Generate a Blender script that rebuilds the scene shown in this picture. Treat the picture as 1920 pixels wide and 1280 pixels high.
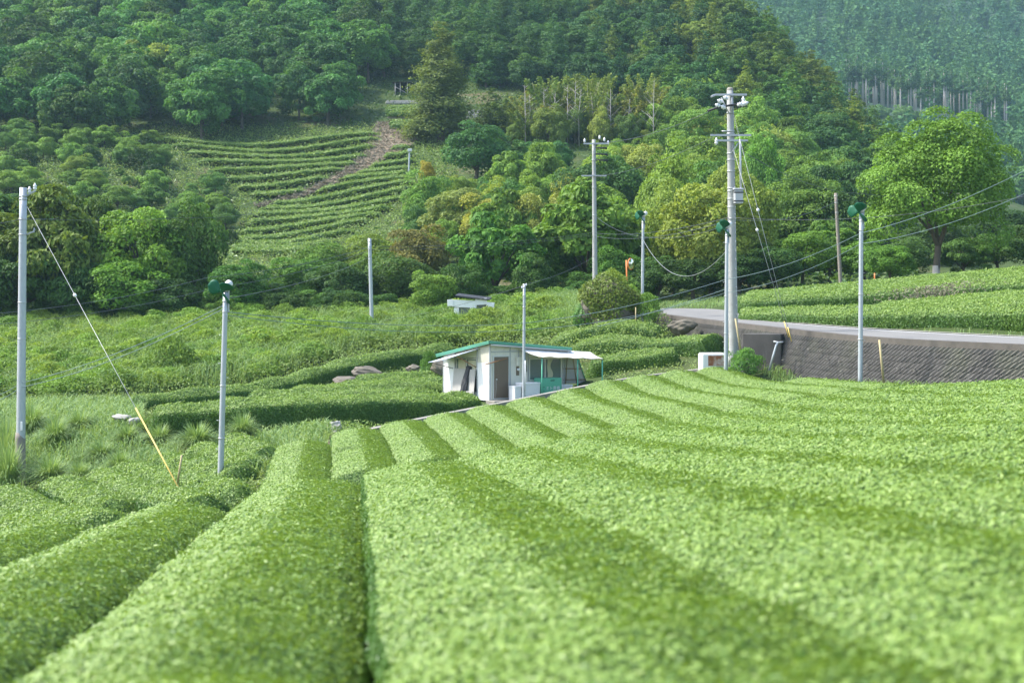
import bpy, math, random
import numpy as np
from mathutils import Vector, Matrix

S = bpy.context.scene
for o in list(bpy.data.objects):
    bpy.data.objects.remove(o)
COL = S.collection

# ------------------------------------------------------------------ camera
F, HOR, CX = 2666.7, 560.0, 960.0          # focal length, horizon and centre in photo pixels
cam_d = bpy.data.cameras.new("camera")
cam = bpy.data.objects.new("camera", cam_d); COL.objects.link(cam)
cam.location = (0, 0, 0); cam.rotation_euler = (math.radians(90), 0, 0)
cam_d.lens = 50; cam_d.sensor_width = 36
cam_d.shift_y = -80 / 1920
cam_d.clip_start = 0.1; cam_d.clip_end = 4000
cam_d.dof.use_dof = True; cam_d.dof.focus_distance = 64; cam_d.dof.aperture_fstop = 1.7
S.camera = cam
# ------------------------------------------------------------------ light
SUN = Vector((-0.66, 0.06, 0.86)).normalized()
elev = math.asin(SUN.z)
world = bpy.data.worlds.new("World"); S.world = world; world.use_nodes = True
nt = world.node_tree
bg = nt.nodes["Background"]
sky = nt.nodes.new("ShaderNodeTexSky"); sky.sky_type = 'NISHITA'; sky.sun_disc = False
sky.sun_elevation = elev; sky.sun_rotation = math.atan2(SUN.x, SUN.y)
sky.air_density = 1.0; sky.dust_density = 2.0
nt.links.new(sky.outputs[0], bg.inputs[0]); bg.inputs[1].default_value = 0.15
sl = bpy.data.lights.new("sun", 'SUN'); so = bpy.data.objects.new("sun", sl); COL.objects.link(so)
sl.energy = 2.7; sl.angle = math.radians(5); sl.color = (1.0, 0.97, 0.91)
so.rotation_euler = SUN.to_track_quat('Z', 'Y').to_euler()
S.view_settings.view_transform = 'Standard'; S.view_settings.look = 'None'
S.view_settings.exposure = 1.47; S.view_settings.gamma = 1.0
S.view_settings.use_curve_mapping = False
cy = S.cycles
cy.max_bounces = 6; cy.diffuse_bounces = 3; cy.glossy_bounces = 2; cy.transmission_bounces = 4
cy.volume_bounces = 1; cy.transparent_max_bounces = 4
cy.use_denoising = True
try:
    cy.denoiser = 'OPENIMAGEDENOISE'; cy.denoising_input_passes = 'RGB_ALBEDO_NORMAL'
    cy.denoising_prefilter = 'ACCURATE'
except Exception:
    pass

# ------------------------------------------------------------------ helpers
RNG = np.random.default_rng(7)
def W(px, py, d):
    return np.array(((px - CX) / F * d, d, (HOR - py) / F * d))

def tag(o, label=None, cat=None, group=None, kind=None):
    if label: o["label"] = label
    if cat: o["category"] = cat
    if group: o["group"] = group
    if kind: o["kind"] = kind
    return o

def empty(name, loc, label=None, cat=None, group=None, rotz=0):
    o = bpy.data.objects.new(name, None); COL.objects.link(o)
    o.empty_display_size = .2
    o.location = loc; o.rotation_euler = (0, 0, rotz)
    return tag(o, label, cat, group)

def link(name, me, parent=None, loc=None):
    o = bpy.data.objects.new(name, me); COL.objects.link(o)
    if parent is not None: o.parent = parent
    if loc is not None: o.location = loc
    return o

def quad_mesh(name, V, Q, mats, mi=None, tint=None, smooth=None):
    V = np.asarray(V, np.float32).reshape(-1, 3); Q = np.asarray(Q, np.int32).reshape(-1, 4)
    me = bpy.data.meshes.new(name)
    me.vertices.add(len(V)); me.vertices.foreach_set("co", V.ravel())
    me.loops.add(len(Q) * 4); me.loops.foreach_set("vertex_index", Q.ravel())
    me.polygons.add(len(Q)); me.polygons.foreach_set("loop_start", np.arange(0, len(Q) * 4, 4, dtype=np.int32))
    for m in mats: me.materials.append(m)
    if mi is not None: me.polygons.foreach_set("material_index", np.asarray(mi, np.int32))
    if smooth is not None: me.polygons.foreach_set("use_smooth", np.asarray(smooth, bool))
    if tint is not None:
        at = me.attributes.new("tint", 'FLOAT', 'POINT'); at.data.foreach_set("value", np.asarray(tint, np.float32))
    me.update(calc_edges=True)
    return me

def nrm(a):
    return a / np.maximum(np.linalg.norm(a, axis=-1, keepdims=True), 1e-9)

def leaves(P, N, L, rng, jit=.5, aspect=.5, tdir=None):
    """leaf-shaped quads at P facing N: (n,4,3)"""
    n = len(P); L = np.broadcast_to(np.asarray(L, float), (n,))[:, None]
    N = nrm(N + jit * rng.normal(size=(n, 3)))
    R = rng.normal(size=(n, 3)) if tdir is None else tdir + .35 * rng.normal(size=(n, 3))
    T = nrm(R - N * np.sum(R * N, 1, keepdims=True)); B = np.cross(N, T)
    return np.stack([P - T * L * .5, P + B * L * aspect * .5 + N * L * .06, P + T * L * .5, P - B * L * aspect * .5 + N * L * .06], 1)

def leaf_mesh(name, LQ, mats, tint, core=None, core_tint=.2):
    """LQ (n,4,3) leaf quads (material 0) + optional core grid (material 1 if given)"""
    V = [LQ.reshape(-1, 3)]; n = len(LQ)
    Q = [np.arange(n * 4).reshape(n, 4)]; t = [np.repeat(tint, 4)]; mi = [np.zeros(n, int)]; sm = [np.zeros(n, bool)]
    if core is not None:
        a, b = core.shape[:2]; idx = np.arange(a * b).reshape(a, b) + n * 4
        q = np.stack([idx[:-1, :-1], idx[1:, :-1], idx[1:, 1:], idx[:-1, 1:]], -1).reshape(-1, 4)
        V.append(core.reshape(-1, 3)); Q.append(q); t.append(np.full(a * b, core_tint)); mi.append(np.full(len(q), len(mats) - 1)); sm.append(np.ones(len(q), bool))
    return quad_mesh(name, np.concatenate(V), np.concatenate(Q), mats, np.concatenate(mi), np.concatenate(t), np.concatenate(sm))

class MB:
    """collects simple solids into one mesh"""
    def __init__(self): self.v = []; self.f = []; self.sm = []
    def add(self, vs, fs, smooth=False):
        b = len(self.v); self.v += [tuple(map(float, p)) for p in vs]; self.f += [tuple(b + i for i in f) for f in fs]; self.sm += [smooth] * len(fs)
        return self
    def box(self, lo, hi, M=None):
        x0, y0, z0 = lo; x1, y1, z1 = hi
        vs = [(x0, y0, z0), (x1, y0, z0), (x1, y1, z0), (x0, y1, z0), (x0, y0, z1), (x1, y0, z1), (x1, y1, z1), (x0, y1, z1)]
        if M is not None: vs = [M @ Vector(p) for p in vs]
        return self.add(vs, [(0, 3, 2, 1), (4, 5, 6, 7), (0, 1, 5, 4), (1, 2, 6, 5), (2, 3, 7, 6), (3, 0, 4, 7)])
    def bbox(self, lo, hi, b=.01, M=None):
        """box with chamfered vertical and top edges"""
        x0, y0, z0 = lo; x1, y1, z1 = hi
        def ring(i, z):
            return [(x0 + b + i, y0 + i, z), (x1 - b - i, y0 + i, z), (x1 - i, y0 + b + i, z), (x1 - i, y1 - b - i, z), (x1 - b - i, y1 - i, z), (x0 + b + i, y1 - i, z), (x0 + i, y1 - b - i, z), (x0 + i, y0 + b + i, z)]
        vs = ring(0, z0) + ring(0, z1 - b) + ring(b * .7, z1)
        if M is not None: vs = [M @ Vector(p) for p in vs]
        fs = [tuple(range(7, -1, -1)), tuple(range(16, 24))]
        for r in (0, 8):
            for k in range(8): fs.append((r + k, r + (k + 1) % 8, r + 8 + (k + 1) % 8, r + 8 + k))
        return self.add(vs, fs)
    def tube(self, pts, rad, n=8, cap=True, smooth=True):
        pts = [Vector(p) for p in pts]; m = len(pts)
        rad = [rad] * m if isinstance(rad, (int, float)) else list(rad)
        vs = []; prev = None
        for i, p in enumerate(pts):
            t = (pts[min(i + 1, m - 1)] - pts[max(i - 1, 0)]).normalized()
            if prev is None:
                a = t.cross(Vector((0, 0, 1)) if abs(t.z) < .9 else Vector((0, 1, 0))).normalized()
            else:
                a = (prev - t * prev.dot(t)).normalized()
            prev = a; b = t.cross(a)
            for k in range(n):
                w = 2 * math.pi * k / n
                vs.append(p + (a * math.cos(w) + b * math.sin(w)) * rad[i])
        fs = [(i * n + k, i * n + (k + 1) % n, (i + 1) * n + (k + 1) % n, (i + 1) * n + k) for i in range(m - 1) for k in range(n)]
        self.add(vs, fs, smooth)
        if cap:
            b = len(self.v) - len(vs)
            self.f.append(tuple(b + k for k in range(n - 1, -1, -1))); self.f.append(tuple(b + (m - 1) * n + k for k in range(n))); self.sm += [False, False]
        return self
    def lathe(self, prof, c=(0, 0, 0), n=16, axis=None):
        """profile [(r,z)] round an axis"""
        q = (Vector(axis).to_track_quat('Z', 'Y') if axis is not None else None)
        vs = []
        for r, z in prof:
            for k in range(n):
                w = 2 * math.pi * k / n
                p = Vector((r * math.cos(w), r * math.sin(w), z))
                if q: p = q @ p
                vs.append(p + Vector(c))
        m = len(prof)
        fs = [(i * n + k, i * n + (k + 1) % n, (i + 1) * n + (k + 1) % n, (i + 1) * n + k) for i in range(m - 1) for k in range(n)]
        return self.add(vs, fs, True)
    def sheet(self, pts, th):
        """grid of points [[...]] given thickness th along its mean normal"""
        P = np.array(pts, float); a, b = P.shape[:2]
        nn = np.cross(P[-1, 0] - P[0, 0], P[0, -1] - P[0, 0]); nn = nn / np.linalg.norm(nn) * th
        vs = np.concatenate([P.reshape(-1, 3), (P + nn).reshape(-1, 3)]); o = a * b
        I = np.arange(o).reshape(a, b); fs = []
        for i in range(a - 1):
            for j in range(b - 1):
                q = (I[i, j], I[i + 1, j], I[i + 1, j + 1], I[i, j + 1]); fs.append(q[::-1]); fs.append(tuple(k + o for k in q))
        e = list(I[:, 0]) + list(I[-1, 1:]) + list(I[::-1, -1][1:]) + list(I[0, ::-1][1:-1])
        for k in range(len(e)):
            p, q = e[k], e[(k + 1) % len(e)]; fs.append((p, q, q + o, p + o))
        return self.add(vs, fs)
    def mesh(self, name, m):
        me = bpy.data.meshes.new(name); me.from_pydata(self.v, [], self.f)
        for x in (m if isinstance(m, (list, tuple)) else [m]): me.materials.append(x)
        me.polygons.foreach_set("use_smooth", self.sm); me.update(); return me
    def build(self, name, m, parent=None, loc=None):
        return link(name, self.mesh(name, m), parent, loc)

# ------------------------------------------------------------------ materials
def newmat(name):
    m = bpy.data.materials.new(name); m.use_nodes = True
    return m, m.node_tree, m.node_tree.nodes["Principled BSDF"]

def node(t, kind, **kw):
    n = t.nodes.new(kind)
    for k, v in kw.items():
        if k.startswith("i_"):
            key = k[2:]; n.inputs[int(key) if key.isdigit() else key].default_value = v
        else: setattr(n, k, v)
    return n

def mixc(t, fac, a, b, mode='MIX'):
    n = t.nodes.new("ShaderNodeMix"); n.data_type = 'RGBA'; n.blend_type = mode; n.clamp_factor = True
    for sock, v in ((n.inputs[0], fac), (n.inputs[6], a), (n.inputs[7], b)):
        if hasattr(v, "links"): t.links.new(v, sock)
        else: sock.default_value = v if not isinstance(v, tuple) else (*v[:3], 1)
    return n.outputs[2]

def paint(name, col, rough=.6, var=.15, scale=3.0, metal=0.0, bump=.0, dirt=None, dirt_amt=.5, dirt_scale=1.5, coords='Object', spec=.5):
    """painted / concrete / wood surface with fine and coarse mottling, optional dirt colour"""
    m, t, b = newmat(name)
    tc = node(t, "ShaderNodeTexCoord")
    n1 = node(t, "ShaderNodeTexNoise", i_Scale=scale, i_Detail=6.0, i_Roughness=.65)
    t.links.new(tc.outputs[coords], n1.inputs["Vector"])
    lo = tuple(c * (1 - var) for c in col); hi = tuple(min(1, c * (1 + var)) for c in col)
    c = mixc(t, n1.outputs["Fac"], lo, hi)
    if dirt:
        n2 = node(t, "ShaderNodeTexNoise", i_Scale=dirt_scale, i_Detail=8.0, i_Roughness=.7)
        t.links.new(tc.outputs[coords], n2.inputs["Vector"])
        r = node(t, "ShaderNodeMapRange", i_1=.48, i_2=.72, i_3=0.0, i_4=dirt_amt); t.links.new(n2.outputs["Fac"], r.inputs[0])
        c = mixc(t, r.outputs[0], c, dirt)
    t.links.new(c, b.inputs["Base Color"])
    b.inputs["Roughness"].default_value = rough; b.inputs["Metallic"].default_value = metal
    b.inputs["Specular IOR Level"].default_value = spec
    if bump:
        bp = node(t, "ShaderNodeBump", i_Strength=bump, i_Distance=.02); t.links.new(n1.outputs["Fac"], bp.inputs["Height"]); t.links.new(bp.outputs[0], b.inputs["Normal"])
    return m

def foliage(name, dark, light, transl=.3, rough=.45, spec=.4, objcol=False, noise=0.0, nscale=.6, alt=None):
    m, t, b = newmat(name)
    at = node(t, "ShaderNodeAttribute", attribute_name="tint")
    c = mixc(t, at.outputs["Fac"], dark, light)
    if noise:
        g = node(t, "ShaderNodeNewGeometry")
        n1 = node(t, "ShaderNodeTexNoise", i_Scale=nscale, i_Detail=3.0); t.links.new(g.outputs["Position"], n1.inputs["Vector"])
        r = node(t, "ShaderNodeMapRange", i_1=.38, i_2=.66, i_3=0.0, i_4=noise); t.links.new(n1.outputs["Fac"], r.inputs[0])
        c = mixc(t, r.outputs[0], c, alt)
    if objcol:
        oi = node(t, "ShaderNodeObjectInfo"); c = mixc(t, 1.0, c, oi.outputs["Color"], 'MULTIPLY')
    t.links.new(c, b.inputs["Base Color"]); b.inputs["Roughness"].default_value = rough; b.inputs["Specular IOR Level"].default_value = spec
    tr = node(t, "ShaderNodeBsdfTranslucent")
    t.links.new(mixc(t, 1.0, c, (1.15, 1.1, .55), 'MULTIPLY'), tr.inputs[0])
    mx = node(t, "ShaderNodeMixShader"); mx.inputs[0].default_value = transl
    t.links.new(b.outputs[0], mx.inputs[1]); t.links.new(tr.outputs[0], mx.inputs[2])
    t.links.new(mx.outputs[0], t.nodes["Material Output"].inputs[0])
    return m

M = {}
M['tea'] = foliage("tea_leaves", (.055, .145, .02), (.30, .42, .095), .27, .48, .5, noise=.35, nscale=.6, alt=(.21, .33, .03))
M['tea_core'] = foliage("tea_branches", (.03, .07, .015), (.12, .22, .04), .05, .7, .2)
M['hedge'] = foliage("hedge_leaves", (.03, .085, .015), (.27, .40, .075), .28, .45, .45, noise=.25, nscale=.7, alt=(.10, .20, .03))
M['scrub'] = foliage("scrub_leaves", (.06, .14, .02), (.28, .43, .10), .3, .5, .25, objcol=True)
M['tree'] = foliage("tree_leaves", (.72, .80, .70), (2.05, 2.1, 1.6), .36, .55, .18, objcol=True)
M['grass'] = foliage("grass_blades", (.13, .24, .06), (.38, .50, .21), .35, .5, .3)
M['weeds'] = foliage("weed_leaves", (.10, .20, .03), (.34, .46, .13), .3, .55, .3, noise=.5, nscale=.5, alt=(.26, .30, .12))
M['dry'] = foliage("dry_brush", (.10, .09, .065), (.27, .245, .175), .1, .8, .2)
M['far'] = foliage("far_forest", (.03, .10, .045), (.08, .20, .08), .2, .7, .15, noise=.8, nscale=.025, alt=(.10, .20, .05))
M['bark'] = paint("bark", (.10, .08, .06), .9, .4, 4, bump=.5)
M['bark_pale'] = paint("pale_bark", (.52, .46, .42), .9, .3, 3, bump=.4)
M['deadwood'] = paint("dead_wood", (.36, .33, .29), .9, .3, 3)
M['concrete'] = paint("pole_concrete", (.36, .36, .34), .8, .14, 2.0, bump=.1, dirt=(.22, .2, .17), dirt_amt=.5)
M['old_concrete'] = paint("weathered_concrete", (.27, .25, .21), .85, .25, 2.0, bump=.3, dirt=(.12, .11, .09), dirt_amt=.7)
M['galv'] = paint("galvanised_steel", (.43, .455, .47), .5, .12, 3.0, metal=.35)
M['steel'] = paint("grey_steel", (.45, .46, .46), .5, .1, 6.0, metal=.3)
M['porcelain'] = paint("porcelain", (.78, .78, .76), .25, .05, 4.0)
M['black'] = paint("black_rubber", (.03, .03, .032), .6, .2, 4.0)
M['wire'] = paint("wire_sheath", (.07, .08, .085), .5, .1, 4.0)
M['wire_blue'] = paint("blue_grey_cable", (.13, .19, .20), .5, .1, 4.0)
M['guy'] = paint("guy_strand", (.36, .37, .36), .4, .1, 4.0, metal=.3)
M['yellow'] = paint("yellow_guard", (.75, .52, .12), .5, .12, 3.0)
M['fan_green'] = paint("fan_green_enamel", (.01, .105, .052), .5, .15, 2.0, spec=.3)
M['motor'] = paint("motor_white", (.66, .65, .60), .5, .1, 6.0)
M['bamboo'] = paint("bamboo_stake", (.42, .34, .17), .6, .2, 5.0)
M['culm'] = paint("bamboo_culm", (.20, .21, .09), .5, .2, 3.0)
M['orange'] = paint("orange_paint", (.72, .22, .05), .5, .15, 4.0)
M['wood_pole'] = paint("old_wood_pole", (.23, .20, .165), .85, .25, 4.0, bump=.2)
M['rock'] = paint("grey_rock", (.15, .13, .10), .9, .45, 2.5, bump=.8, dirt=(.09, .085, .045), dirt_amt=.8)
M['coping'] = paint("stained_coping", (.11, .095, .08), .9, .3, 2.0, bump=.3, dirt=(.06, .055, .045), dirt_amt=.8)
M['rock_pale'] = paint("pale_rock", (.34, .325, .295), .9, .3, 3.0, bump=.6, dirt=(.22, .21, .15), dirt_amt=.5)
M['soil'] = paint("soil", (.20, .15, .10), .95, .3, 1.5, bump=.5)
M['asphalt'] = paint("asphalt", (.185, .178, .165), .9, .15, 8.0, bump=.1, dirt=(.11, .11, .11), dirt_amt=.5, dirt_scale=.4)
M['line'] = paint("road_paint", (.72, .72, .70), .7, .12, 3.0)
M['white_wall'] = paint("white_panel", (.80, .80, .77), .6, .05, 1.5, dirt=(.52, .48, .38), dirt_amt=.45)
M['cream_wall'] = paint("cream_panel", (.74, .71, .59), .65, .07, 1.5, dirt=(.42, .37, .26), dirt_amt=.5)
M['brown_door'] = paint("brown_door", (.17, .125, .082), .5, .12, 1.5)
M['alu'] = paint("aluminium", (.62, .62, .58), .4, .08, 4.0, metal=.4)
M['roof_green'] = paint("green_trim", (.10, .34, .23), .45, .12, 3.0)
M['machine_green'] = paint("green_enamel", (.12, .46, .29), .4, .1, 2.0)
M['tarp'] = paint("pale_tarp", (.76, .74, .70), .6, .07, 1.2, dirt=(.62, .58, .50), dirt_amt=.4)
M['tarp_blue'] = paint("blue_grey_sheet", (.45, .48, .56), .6, .1, 1.2)
M['plywood'] = paint("grey_plywood", (.44, .42, .38), .8, .25, 3.0, dirt=(.22, .21, .19), dirt_amt=.6)
M['white_box'] = paint("white_enamel", (.80, .79, .77), .4, .06, 2.0)
M['rust'] = paint("rusty_panel", (.30, .11, .045), .85, .35, 3.0, dirt=(.75, .72, .66), dirt_amt=1.0, dirt_scale=2.0)
M['curtain'] = paint("curtain", (.55, .53, .36), .9, .25, 1.5)
M['brown_stick'] = paint("brown_stick", (.28, .14, .06), .7, .2, 4.0)
M['dark_gap'] = paint("dark_interior", (.03, .03, .028), .9, .2, 2.0)
M['mirror'] = paint("mirror", (.75, .76, .76), .05, .02, 2.0, metal=1.0)
m, t, b = newmat("window_glass"); b.inputs["Base Color"].default_value = (.13, .17, .16, 1); b.inputs["Roughness"].default_value = .12; b.inputs["Specular IOR Level"].default_value = .6; M['glass'] = m
m, t, b = newmat("corrugated_clear_sheet"); b.inputs["Base Color"].default_value = (.62, .62, .60, 1); b.inputs["Roughness"].default_value = .4; M['clear'] = m

# retaining wall: dark stained concrete with pale run-off stains and lichen
def wall_mat():
    m, t, b = newmat("stained_block_wall")
    tc = node(t, "ShaderNodeTexCoord")
    n1 = node(t, "ShaderNodeTexNoise", i_Scale=1.3, i_Detail=8.0, i_Roughness=.7); t.links.new(tc.outputs["Object"], n1.inputs["Vector"])
    c = mixc(t, n1.outputs["Fac"], (.034, .032, .029), (.11, .103, .095))
    mp = node(t, "ShaderNodeMapping"); mp.inputs["Scale"].default_value = (1.0, 1.0, .22); t.links.new(tc.outputs["Object"], mp.inputs[0])
    n2 = node(t, "ShaderNodeTexNoise", i_Scale=.9, i_Detail=5.0, i_Roughness=.6); t.links.new(mp.outputs[0], n2.inputs["Vector"])
    r = node(t, "ShaderNodeMapRange", i_1=.60, i_2=.78, i_3=0.0, i_4=.55); t.links.new(n2.outputs["Fac"], r.inputs[0])
    c = mixc(t, r.outputs[0], c, (.30, .29, .26))
    n3 = node(t, "ShaderNodeTexNoise", i_Scale=.5, i_Detail=4.0); t.links.new(tc.outputs["Object"], n3.inputs["Vector"])
    r3 = node(t, "ShaderNodeMapRange", i_1=.55, i_2=.75, i_3=0.0, i_4=.5); t.links.new(n3.outputs["Fac"], r3.inputs[0])
    c = mixc(t, r3.outputs[0], c, (.12, .125, .08))
    t.links.new(c, b.inputs["Base Color"]); b.inputs["Roughness"].default_value = .9
    return m
M['wall'] = wall_mat()

def ground_mat():
    m, t, b = newmat("hillside_ground")
    g = node(t, "ShaderNodeNewGeometry")
    n1 = node(t, "ShaderNodeTexNoise", i_Scale=.35, i_Detail=8.0, i_Roughness=.7); t.links.new(g.outputs["Position"], n1.inputs["Vector"])
    c = mixc(t, n1.outputs["Fac"], (.025, .05, .015), (.085, .115, .035))
    n2 = node(t, "ShaderNodeTexNoise", i_Scale=.12, i_Detail=5.0); t.links.new(g.outputs["Position"], n2.inputs["Vector"])
    r = node(t, "ShaderNodeMapRange", i_1=.58, i_2=.72, i_3=0.0, i_4=.7); t.links.new(n2.outputs["Fac"], r.inputs[0])
    c = mixc(t, r.outputs[0], c, (.17, .13, .08))
    t.links.new(c, b.inputs["Base Color"]); b.inputs["Roughness"].default_value = .95; b.inputs["Specular IOR Level"].default_value = .1
    bp = node(t, "ShaderNodeBump", i_Strength=.8, i_Distance=.3); t.links.new(n1.outputs["Fac"], bp.inputs["Height"]); t.links.new(bp.outputs[0], b.inputs["Normal"])
    return m
M['ground'] = ground_mat()
# ------------------------------------------------------------------ terrain
class TPS:
    def __init__(self, X, y, lam=1e-4):
        X = np.asarray(X, float); y = np.asarray(y, float); n = len(X); self.X = X
        K = self.k(np.linalg.norm(X[:, None] - X[None], axis=-1)) + lam * np.eye(n)
        P = np.concatenate([np.ones((n, 1)), X], 1)
        A = np.block([[K, P], [P.T, np.zeros((3, 3))]])
        s = np.linalg.solve(A, np.concatenate([y, np.zeros(3)])); self.w = s[:n]; self.a = s[n:]
    @staticmethod
    def k(r): return np.where(r > 0, r * r * np.log(np.maximum(r, 1e-12)), 0)
    def __call__(self, X):
        X = np.asarray(X, float); out = np.empty(len(X))
        for i in range(0, len(X), 20000):
            x = X[i:i + 20000]; r = np.linalg.norm(x[:, None] - self.X[None], axis=-1)
            out[i:i + 20000] = self.k(r) @ self.w + self.a[0] + x @ self.a[1:]
        return out

def fg_top(x, y):           # clipped top of the upper tea field
    x = np.asarray(x, float); y = np.asarray(y, float)
    return -.934 + .116 * x - .0832 * y + .45 * np.exp(-((x - 11) / 5.5) ** 2 - ((y - 47) / 9) ** 2) + .22 * np.exp(-((x - 4) / 4) ** 2 - ((y - 42) / 8) ** 2)

ST = [(530, 40, 880), (530, 47, 835), (640, 53, 808), (720, 56, 793), (747, 39.5, 862), (870, 41, 843), (1000, 43, 825), (1095, 44, 812),
      (1212, 45, 795), (1300, 46, 780), (1450, 48, 747), (1565, 50.5, 727), (1690, 52, 717), (900, 60, 760), (1000, 61.5, 743), (1100, 63, 717),
      (1200, 64.5, 703), (1300, 66, 690), (1400, 66.5, 682), (1480, 63, 699), (1560, 59, 707)]
_p = np.array([W(a, c, b) for a, b, c in ST])
_st = TPS(_p[:, :2] / 20, _p[:, 2], .002)
def st_top(x, y):           # clipped top of the striped terrace
    x = np.atleast_1d(np.asarray(x, float)); y = np.atleast_1d(np.asarray(y, float))
    return _st(np.stack([x, y], 1) / 20)

CR = np.array([(-14, 26), (-10.5, 25), (-8.6, 25), (-7.1, 26), (-5.66, 29), (-4.95, 33), (-3.8, 36), (-.85, 38), (2.46, 41), (5.3, 43), (8.3, 45), (13.3, 48), (18, 50), (30, 53)], float)
def crest(x): return np.interp(x, CR[:, 0], CR[:, 1])

LOW = []                    # (px, d, py)
for x in (-9, -5, -1, 4, 10, 16):
    for y in (3.5, 7, 14, 24, 34, 42):
        if y < crest(x) - .5: LOW.append((CX + F * x / y, y, HOR - F * (fg_top(x, y) - .8) / y))
LOW += [(a, b, c + .8 * F / b) for a, b, c in ST]
LEFT = [(-200, 50, 950), (40, 57, 915), (418, 45, 908), (300, 44, 940), (120, 42, 985), (-100, 38, 1020), (525, 45, 890), (625, 55, 812),
        (480, 55, 838), (300, 58, 838), (100, 60, 850), (-100, 62, 850), (250, 62, 797), (0, 68, 790), (-200, 70, 790), (250, 69, 776), (480, 74, 752), (640, 80, 716),
        (700, 83, 698), (800, 86, 686), (680, 58, 812), (500, 59, 815), (820, 62.5, 797), (895, 64.8, 780), (905, 67, 751), (840, 70, 747), (960, 68, 748), (1060, 71, 737), (920, 74, 730), (500, 66, 775), (640, 70, 748), (800, 72, 740), (700, 75, 730), (800, 77, 722), (560, 72, 752),
        (0, 80, 745), (400, 83, 722), (0, 95, 670), (400, 95, 662), (800, 92, 648), (1000, 90, 642), (0, 108, 618), (400, 108, 612),
        (700, 108, 605), (1000, 102, 588), (1080, 98, 578), (1150, 80, 625), (1206, 83, 612), (1060, 76, 690), (1200, 76, 668), (1340, 74, 664), (1100, 70.5, 716),
        (1290, 69, 692), (1100, 80, 648), (1250, 81, 632), (1370, 67.5, 690), (1430, 66, 692), (1440, 65.5, 694), (1550, 59, 716), (1700, 54.5, 738), (1920, 50, 752), (2200, 46, 790)]
LOW += LEFT
SHARED = [(1220, 92, 583), (1160, 98, 580), (1100, 106, 580), (1000, 112, 580), (600, 112, 600), (200, 112, 610), (-200, 112, 612), (1240, 101, 575), (1200, 110, 572),
          (1200, 140, 500), (1000, 140, 500), (600, 140, 530), (200, 140, 530), (-200, 140, 540), (1200, 180, 380), (1000, 180, 370), (700, 180, 415),
          (500, 175, 462), (200, 175, 430), (-200, 175, 430), (1200, 220, 280), (1000, 220, 270), (750, 220, 285), (500, 215, 325), (200, 215, 295), (-200, 215, 290),
          (1500, 220, 330), (1650, 240, 330), (705, 228, 262), (735, 238, 240), (760, 250, 215), (750, 265, 165), (200, 235, 250), (500, 235, 258), (200, 280, 130), (500, 280, 140),
          (900, 280, 130), (1200, 270, 170), (1400, 270, 180), (200, 340, 0), (500, 340, 10), (900, 340, 20), (1200, 330, 50), (1380, 310, 66), (1500, 300, 180),
          (1620, 290, 282), (1700, 280, 360), (200, 420, -100), (900, 420, -90), (1250, 400, -30), (1450, 390, 150), (1650, 370, 330), (1800, 350, 420), (1950, 330, 450),
          (1500, 130, 520), (1800, 140, 512), (1900, 200, 460), (1750, 250, 410), (2200, 200, 440), (1650, 170, 440)]
LOW += SHARED
WALL = [(900, 118, 575), (1080, 104, 578), (1180, 93, 583), (1222, 86, 588), (1300, 80, 598), (1370, 74, 606), (1440, 68.5, 614), (1520, 64, 623), (1600, 61, 632),
        (1700, 58, 639), (1800, 55.5, 643), (1920, 53.5, 648), (2200, 49, 662), (2600, 44, 680)]
FARE = [(1235, 96, 577), (1300, 94, 577), (1350, 90, 578), (1400, 81, 589), (1440, 76, 600), (1520, 71, 607), (1600, 68, 613), (1700, 64, 619), (1800, 61, 624), (1920, 58.2, 630), (2200, 53, 640), (2600, 48, 655)]
HIGH = SHARED + WALL[1:] + FARE + [(1400, 84, 583), (1400, 90, 576), (1600, 72, 603), (1920, 61, 622), (1920, 68, 575), (1650, 76, 585), (1400, 98, 566), (1650, 90, 562), (1650, 98, 552),
         (1920, 73, 560), (1920, 92, 512), (1570, 102, 542), (1755, 98, 528), (1920, 105, 508), (1300, 102, 570), (2200, 60, 600), (2200, 90, 470)]
def fit(L):
    A = np.array(L, float); return TPS(np.stack([(A[:, 0] - CX) / 960, np.log(A[:, 1]) * 1.4], 1), A[:, 2], .003)
T_LOW, T_HIGH = fit(LOW), fit(HIGH)
WL = np.array([W(a, c, b) for a, b, c in WALL])
def wall_s(x, y):
    """signed distance behind (+) or before (-) the wall line"""
    p = np.stack([x, y], 1); best = np.full(len(p), 1e9); sg = np.ones(len(p))
    for a, b in zip(WL[:-1, :2], WL[1:, :2]):
        ab = b - a; t = np.clip(((p - a) @ ab) / (ab @ ab), 0, 1); q = a + t[:, None] * ab; dd = np.linalg.norm(p - q, axis=1)
        cr = ab[0] * (p[:, 1] - a[1]) - ab[1] * (p[:, 0] - a[0])
        s = dd < best; best[s] = dd[s]; sg[s] = np.sign(cr[s])
    return best * sg
def gz(x, y, raw=False):
    x = np.atleast_1d(np.asarray(x, float)); y = np.atleast_1d(np.asarray(y, float))
    d = np.clip(y, 2.5, 460); px = np.clip(CX + F * x / d, -1000, 2900)
    X = np.stack([(px - CX) / 960, np.log(d) * 1.4], 1)
    lo, hi = T_LOW(X), T_HIGH(X)
    s = wall_s(x, y); w = np.clip((s - .5) / 1.3, 0, 1); w = np.where(y > 112, 1, w)
    py = lo * (1 - w) + hi * w
    z = (HOR - py) / F * d
    road = np.clip(1 - np.abs(s - 2.6) / 3.2, 0, 1) * (px > 1150) * (y < 112)
    z = z - .18 * np.minimum(1, road * 3)
    return z
def G(px, d):
    x = (px - CX) / F * d; return np.array((x, d, gz(x, d)[0]))

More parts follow.
